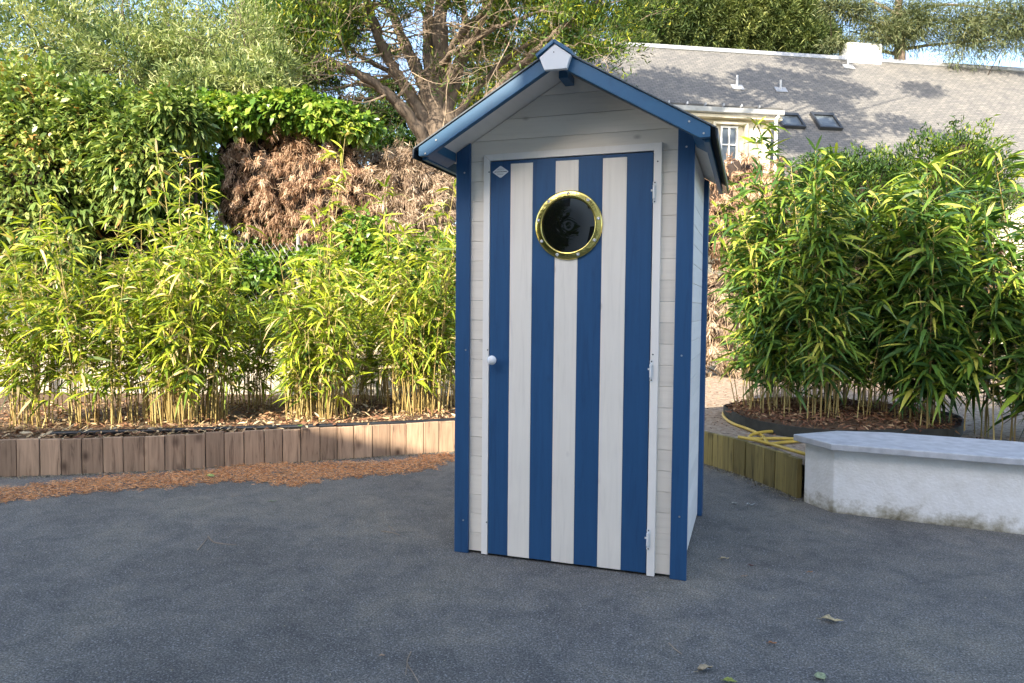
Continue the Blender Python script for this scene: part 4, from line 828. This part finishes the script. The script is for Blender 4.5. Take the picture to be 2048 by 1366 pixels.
leaves('foliage', GREYLEAF, P, unit(Dd*.9+gt.normal(size=P.shape)*.45+np.array([0, 0, .25])), gt.uniform(.07, .14, n), gt.uniform(.010, .020, n), gt.uniform(0, .5, n), np.clip(gt.normal(.5, .22, n), 0, 1), root, prof=((.3, 1), (.7, .8)))
leafy('acacia_tree', [(at(400, 190, 9.6), (.55, .5, .42)), (at(500, 180, 9.7), (.6, .5, .35)), (at(345, 130, 10.4), (.4, .5, .5)), (at(545, 135, 10), (.35, .4, .26)), (at(250, 140, 10.2), (.9, .5, .7)), (at(80, 90, 10.4), (1.1, .5, .9))], GREYLEAF, 62, 'pale green tree crown just above the ivy at the left', 'tree', (.08, .15), (.013, .024), 3600, .5, parts=('foliage', 'branches'), upb=.5, inner=.55, spat=.4, prof=((.3, 1), (.7, .8)), core=False)
leafy('acacia_tree', [(at(380, 165, 12.5), (.9, .8, .75)), (at(540, 160, 12.5), (1.0, .8, .55)), (at(200, 120, 12.5), (1.8, .8, 1.2))], SHRUB, 63, 'darker tree mass behind the feathery tree at the left', 'tree', (.09, .16), (.02, .035), 2600, .35, parts=('foliage', 'branches'), upb=.2, inner=.4, core=False)

# ------------------------------------------------------------------ house beyond the hedge
HA = YAW+math.radians(8.2); HU = np.array([math.cos(HA), math.sin(HA), 0]); HN = np.array([math.sin(HA), -math.cos(HA), 0])
PT = math.radians(47); HS = HN*math.cos(PT)-np.array([0, 0, math.sin(PT)]); RN = HN*math.sin(PT)+np.array([0, 0, math.cos(PT)])
R0 = at(1160, 84, 27.0)
def onroof(x, y):
    r = ray(x, y); return C0+r*(((R0-C0)@RN)/(r@RN))
def uvw(p): v = p-R0; return v@HU, v@HS
def RP_(u, s, h=0): return R0+HU*u+HS*s+RN*h
house = empty('house', tuple(R0+HU*8-np.array([0, 0, R0[2]])), 'long pale house with a grey slate roof and dormer beyond the hedge', 'house')
LU, LS = 19.0, 8.2
def slab(name, u0, u1, s0, s1, h0, h1, mat, par, tone=.5):
    return MB().prism([RP_(u0, s0, h0), RP_(u1, s0, h0), RP_(u1, s1, h0), RP_(u0, s1, h0)], RN*(h1-h0), tone).build(name, mat, par)
rf = slab('roof', 0, LU, 0, LS, -.15, 0, ROOFTILE, house)
uv = rf.data.uv_layers.new(name='UVMap')
for lp in rf.data.loops:
    p = np.array(rf.data.vertices[lp.vertex_index].co); a, b_ = uvw(p); uv.data[lp.index].uv = (a, b_)
# back slope and gable walls
HB = HN*-math.cos(PT)-np.array([0, 0, math.sin(PT)])
MB().prism([R0, R0+HU*LU, R0+HU*LU+HB*LS, R0+HB*LS], np.array([0, 0, -.15])).build('roof', FELT, house)
ez = RP_(0, LS)[2]; e0 = RP_(.3, LS-.5, -.2); wd = 2*(LS-.5)*math.cos(PT)
m = MB(); pz = [e0, e0-HN*wd, ]; top = R0+HU*.3-np.array([0, 0, .3])
m.prism([np.array([e0[0], e0[1], 0]), e0, top, e0-HN*wd, np.array([*(e0-HN*wd)[:2], 0])], HU*(LU-.6)); m.build('wall', CREAM, house)
m = MB().prism([RP_(0, -.02, .0), RP_(0, .14, .0), RP_(0, .14, .05), R0+RN*.12, R0-HN*.14+RN*0.02], HU*LU); m.build('ridge_strip', ZINC, house)
for k, (x, y, hh_) in enumerate([(1474, 174, .42), (1561, 179, .34), (1696, 133, .5)]):
    p = onroof(x, y); up = np.array([0, 0, 1.0]); u_, s_ = uvw(p); o = MB()
    o.tube([p-up*.05, p+up*hh_], .045, 10); o.prism([RP_(u_-.22, s_-.12, .01), RP_(u_+.22, s_-.12, .01), RP_(u_+.22, s_+.2, .01), RP_(u_-.22, s_+.2, .01)], RN*.02); o.build('vent_pipe', ZINC, house)
def skylight(x0, y0, x1, y1):
    p = onroof(x0, y0); u0, s0 = uvw(p); q = onroof(x1, y1); u1, s1 = uvw(q); u1 = u0+.86; 
    o = MB()
    for a, b_, c, d_ in ((u0, u1, s0, s0+.16), (u0, u1, s1-.07, s1), (u0, u0+.07, s0+.161, s1-.071), (u1-.07, u1, s0+.161, s1-.071)):
        o.prism([RP_(a, c, .01), RP_(b_, c, .01), RP_(b_, d_, .01), RP_(a, d_, .01)], RN*.11)
    sk_ = o.build('skylight', LINTEL, house); g_ = MB().prism([RP_(u0+.071, s0+.161, .04), RP_(u1-.071, s0+.161, .04), RP_(u1-.071, s1-.071, .04), RP_(u0+.071, s1-.071, .04)], RN*.02).build('pane', PANE, sk_)
skylight(1618, 229, 1665, 261); skylight(1547, 229, 1588, 258)
# dormer: face plane in front of roof
gl = at(1180, 223, 20.6)                    # gutter line left end
gz0 = at(1562, 237, 21.2)[2]
def DP(x, y):                               # pixel -> dormer face plane
    r = ray(x, y); return C0+r*(((gl-C0)@HN)/(r@HN))
a = DP(1542, 240); b_ = DP(1180, 240); zt = DP(1550, 238)[2]
lx = (a-b_)@HU
m = MB(); A = np.array([b_[0], b_[1], zt-3.6]); m.prism([A, A+HU*lx, A+HU*lx-HN*3.5, A-HN*3.5], np.array([0, 0, 3.6])); dm = m.build('dormer', CREAM, house)
rt0 = np.array([b_[0], b_[1], zt])+HN*.28-HU*.2; lt = lx+.42; up = np.array([0, 0, 1.0])
m = MB().prism([rt0+up*.16, rt0+up*.24, rt0-HN*4.2+up*1.35, rt0-HN*4.2+up*1.2], HU*lt); dr_ = m.build('dormer_roof', ROOFTILE, house)
uv = dr_.data.uv_layers.new(name='UVMap')
for lp in dr_.data.loops:
    p = np.array(dr_.data.vertices[lp.vertex_index].co)-rt0; uv.data[lp.index].uv = (p@HU, -(p@HN))
m = MB().prism([rt0+up*.0, rt0+HN*.10+up*.02, rt0+HN*.12+up*.15, rt0+up*.15], HU*lt)
for k in range(int(lt/.55)): m.prism([rt0+HU*(.2+.55*k)+HN*.0+up*.155, rt0+HU*(.24+.55*k)+HN*.0+up*.155, rt0+HU*(.24+.55*k)+HN*.1+up*.2, rt0+HU*(.2+.55*k)+HN*.1+up*.2], up*.07)
m.build('gutter', ZINC, house)
m = MB().prism([rt0-HN*.02+up*-.10, rt0-HN*.25+up*-.10, rt0-HN*.25+up*-.01, rt0-HN*.02+up*-.01], HU*lt); m.build('soffit', CREAM, house)
pd = DP(1549, 245)+HN*.1; m = MB().tube(spline([rt0+HU*(lt-.15)+HN*.05, rt0+HU*(lt-.2)-up*.12, np.array([pd[0], pd[1], zt-.5]), np.array([pd[0], pd[1], zt-1.2]), np.array([pd[0], pd[1], zt-3.5])], 6), .05, 8); m.build('downpipe', WHITEP, house)
wl = DP(1443, 256); wr = DP(1470, 300); u0 = (wl-b_)@HU; u1 = (wr-b_)@HU; z1 = wl[2]; z0 = z1-.98
def FP(u, z, h): return np.array([b_[0], b_[1], 0])+HU*u+HN*h+up*z
m = MB()     # window: deep cream surround, white frame and bars, glass
for a0, a1, c0_, c1 in ((u0-.32, u0-.24, z0-.3, z1+.14), (u1+.24, u1+.32, z0-.3, z1+.14), (u0-.24, u1+.24, z1+.08, z1+.14)):
    m.prism([FP(a0, c0_, .003), FP(a1, c0_, .003), FP(a1, c1, .003), FP(a0, c1, .003)], HN*.16)
m.build('window_surround', CREAM, house)
m = MB(); fw_ = .05; um = (u0+u1)/2; zm = (z0+z1)/2
for a0, a1, c0_, c1 in ((u0-fw_, u0, z0-fw_, z1+fw_), (u1, u1+fw_, z0-fw_, z1+fw_), (u0, u1, z1, z1+fw_), (u0, u1, z0-fw_, z0), (um-.018, um+.018, z0, z1), (u0, um-.018, zm-.018, zm+.018), (um+.018, u1, zm-.018, zm+.018)):
    m.prism([FP(a0, c0_, .02), FP(a1, c0_, .02), FP(a1, c1, .02), FP(a0, c1, .02)], HN*.05)
wn = m.build('window', WHITEP, house)
MB().prism([FP(u0, z0, .012), FP(u1, z0, .012), FP(u1, z1, .012), FP(u0, z1, .012)], HN*.012).build('pane', PANE, wn)
ch = onroof(1700, 118); m = MB(); u_, s_ = uvw(ch); q = RP_(u_-.22, .25, 0); m.prism([q-up*.8, q-up*.8+HU*1.5, q-up*.8+HU*1.5-HN*.7, q-up*.8-HN*.7], up*(1.62), .5, .08); m.build('chimney', WHITEP, house)

# trees beyond the house
leafy('far_cypress', [(at(1290, 60, 33), (1.6, 1.3, 1.2)), (at(1380, 30, 33), (2.0, 1.5, 2.0)), (at(1470, 20, 33), (2.2, 1.5, 2.2)), (at(1560, 45, 33), (2.0, 1.5, 1.7)), (at(1620, 85, 32.5), (1.2, 1.2, .9)), (at(1270, 100, 32), (.9, 1.2, .5))], CYPFAR, 71, 'dense green cypress row standing behind the slate roof', 'tree', (.16, .38), (.025, .055), 4200, .5, parts=('foliage', 'trunk'), upb=.75, out=.7, inner=.55)
fpine = leafy('far_pine', [(at(1700, 25, 29), (1.2, 1, .5)), (at(1760, 70, 29), (1.6, 1, .8)), (at(1660, 10, 29), (.5, .7, .25)), (at(1675, 92, 29), (.8, .7, .28)), (at(1820, 45, 29), (1.5, 1, 1.2)), (at(1930, 60, 29), (1.8, 1, 1.4)), (at(2030, 50, 29), (1.8, 1, 1.4))], PINE, 72, 'feathery pine branches above the roof at the top right', 'tree', (.18, .34), (.02, .035), 1500, .5, parts=('foliage', 'trunk'), upb=.3, inner=.2, core=False)
m = MB(); fp0 = at(1800, 120, 29); m.tube(spline([np.array([fp0[0], fp0[1], 0]), fp0, at(1795, 40, 29), at(1810, -120, 29)], 5), np.linspace(.28, .10, 16), 9)
for q_ in ([(1800, 110), (1750, 100), (1700, 98), (1655, 92)], [(1797, 70), (1740, 45), (1690, 28), (1640, 5)], [(1799, 90), (1770, 75), (1735, 70), (1700, 62)], [(1798, 60), (1850, 40), (1910, 45), (1960, 50)], [(1796, 30), (1880, 10), (1960, 15), (2040, 30)], [(1800, 100), (1860, 90), (1920, 85), (1990, 80)], [(1796, 30), (1750, 5), (1700, -20)]):
    sp = spline([at(x, y, 29+.4*math.sin(x)) for x, y in q_], 4); m.tube(sp, np.linspace(.075, .02, len(sp)), 6, .5, False)
m.build('limbs', BARK, fpine)

# ------------------------------------------------------------------ unseen house added behind the viewer, outline shaped to shade the driveway
BN = FH; QP = np.array([0, 0, 0])-SD/np.linalg.norm(SD[:2])*7.6      # a point of its front plane
def BP(x, z, y=0.0):                 # shadow-profile point in plane y -> point on the facade plane
    p = np.array([x, y, z]); tt = ((p-QP)@BN)/(SD@BN); return p-SD*tt
e_ = BP(0, 1.782); EZ = e_[2]
bh = empty('shade_villa', tuple(rd(0, -5, 0)), 'unseen white two storey villa behind the viewer, shading the driveway', 'house')
def fl(u, z, k=0.0): return np.array([e_[0], e_[1], 0])+RH*u-BN*k+np.array([0, 0, z])
m = MB(); m.prism([fl(-10, 0), fl(8.5, 0), fl(8.5, EZ-.1), fl(-10, EZ-.1)], -BN*8); 
def UZ(x, z, y=0.0): q = BP(x, z, y); return (q-e_)@RH, q[2]
g0 = UZ(-.05, 1.784); g1 = UZ(.60, 2.148); g2 = UZ(.90, 3.25); g3 = UZ(1.7, 4.35); g4 = (g3[0]*2-g0[0], EZ)  # gable outline fitted to the wanted shadow edge
m.prism([fl(g0[0], EZ-.11, -.02), fl(g4[0], EZ-.11, -.02), fl(g3[0], g3[1], -.02), fl(g2[0], g2[1], -.02), fl(g1[0], g1[1], -.02), fl(g0[0], g0[1], -.02)], -BN*3)
m.build('wall', PLASTER, bh)
MB().prism([fl(-10.3, EZ-.08, -.05), fl(-10.3, EZ, -.05), fl(-10.3, EZ+1.3, 4), fl(-10.3, EZ, 8.2)], RH*19.1).build('roof', FELT, bh)
c0_ = UZ(.47, 2.1); c1_ = UZ(.66, 2.20)
MB().prism([fl(c0_[0], EZ, -.03), fl(c1_[0], EZ, -.03), fl(c1_[0], c1_[1], -.03), fl(c0_[0], UZ(.47, 2.19)[1], -.03)], -BN*.5).build('chimney', PLASTER, bh)  # unseen chimney, added to sharpen the shadow edge on the barge board
for u in (-9, -7, -4, -1, 2, 5):
    for z in (.9, 3.9):
        o = MB().prism([fl(u, z, -.003), fl(u+1.1, z, -.003), fl(u+1.1, z+1.4, -.003), fl(u, z+1.4, -.003)], BN*.03).build('window', LINTEL, bh)
leafy('garden_conifer', [(fl(-2.6, 2.6, -1.6), (1.5, .9, 2.6)), (fl(-.4, 2.4, -1.4), (1.2, .8, 2.4)), (fl(-4.6, 2.2, -1.4), (1.2, .8, 2.0))], CYP, 91, 'dark conifers in front of the villa behind the viewer', 'tree', (.14, .3), (.04, .08), 1300, .4, parts=('foliage', 'trunk'), front=False)
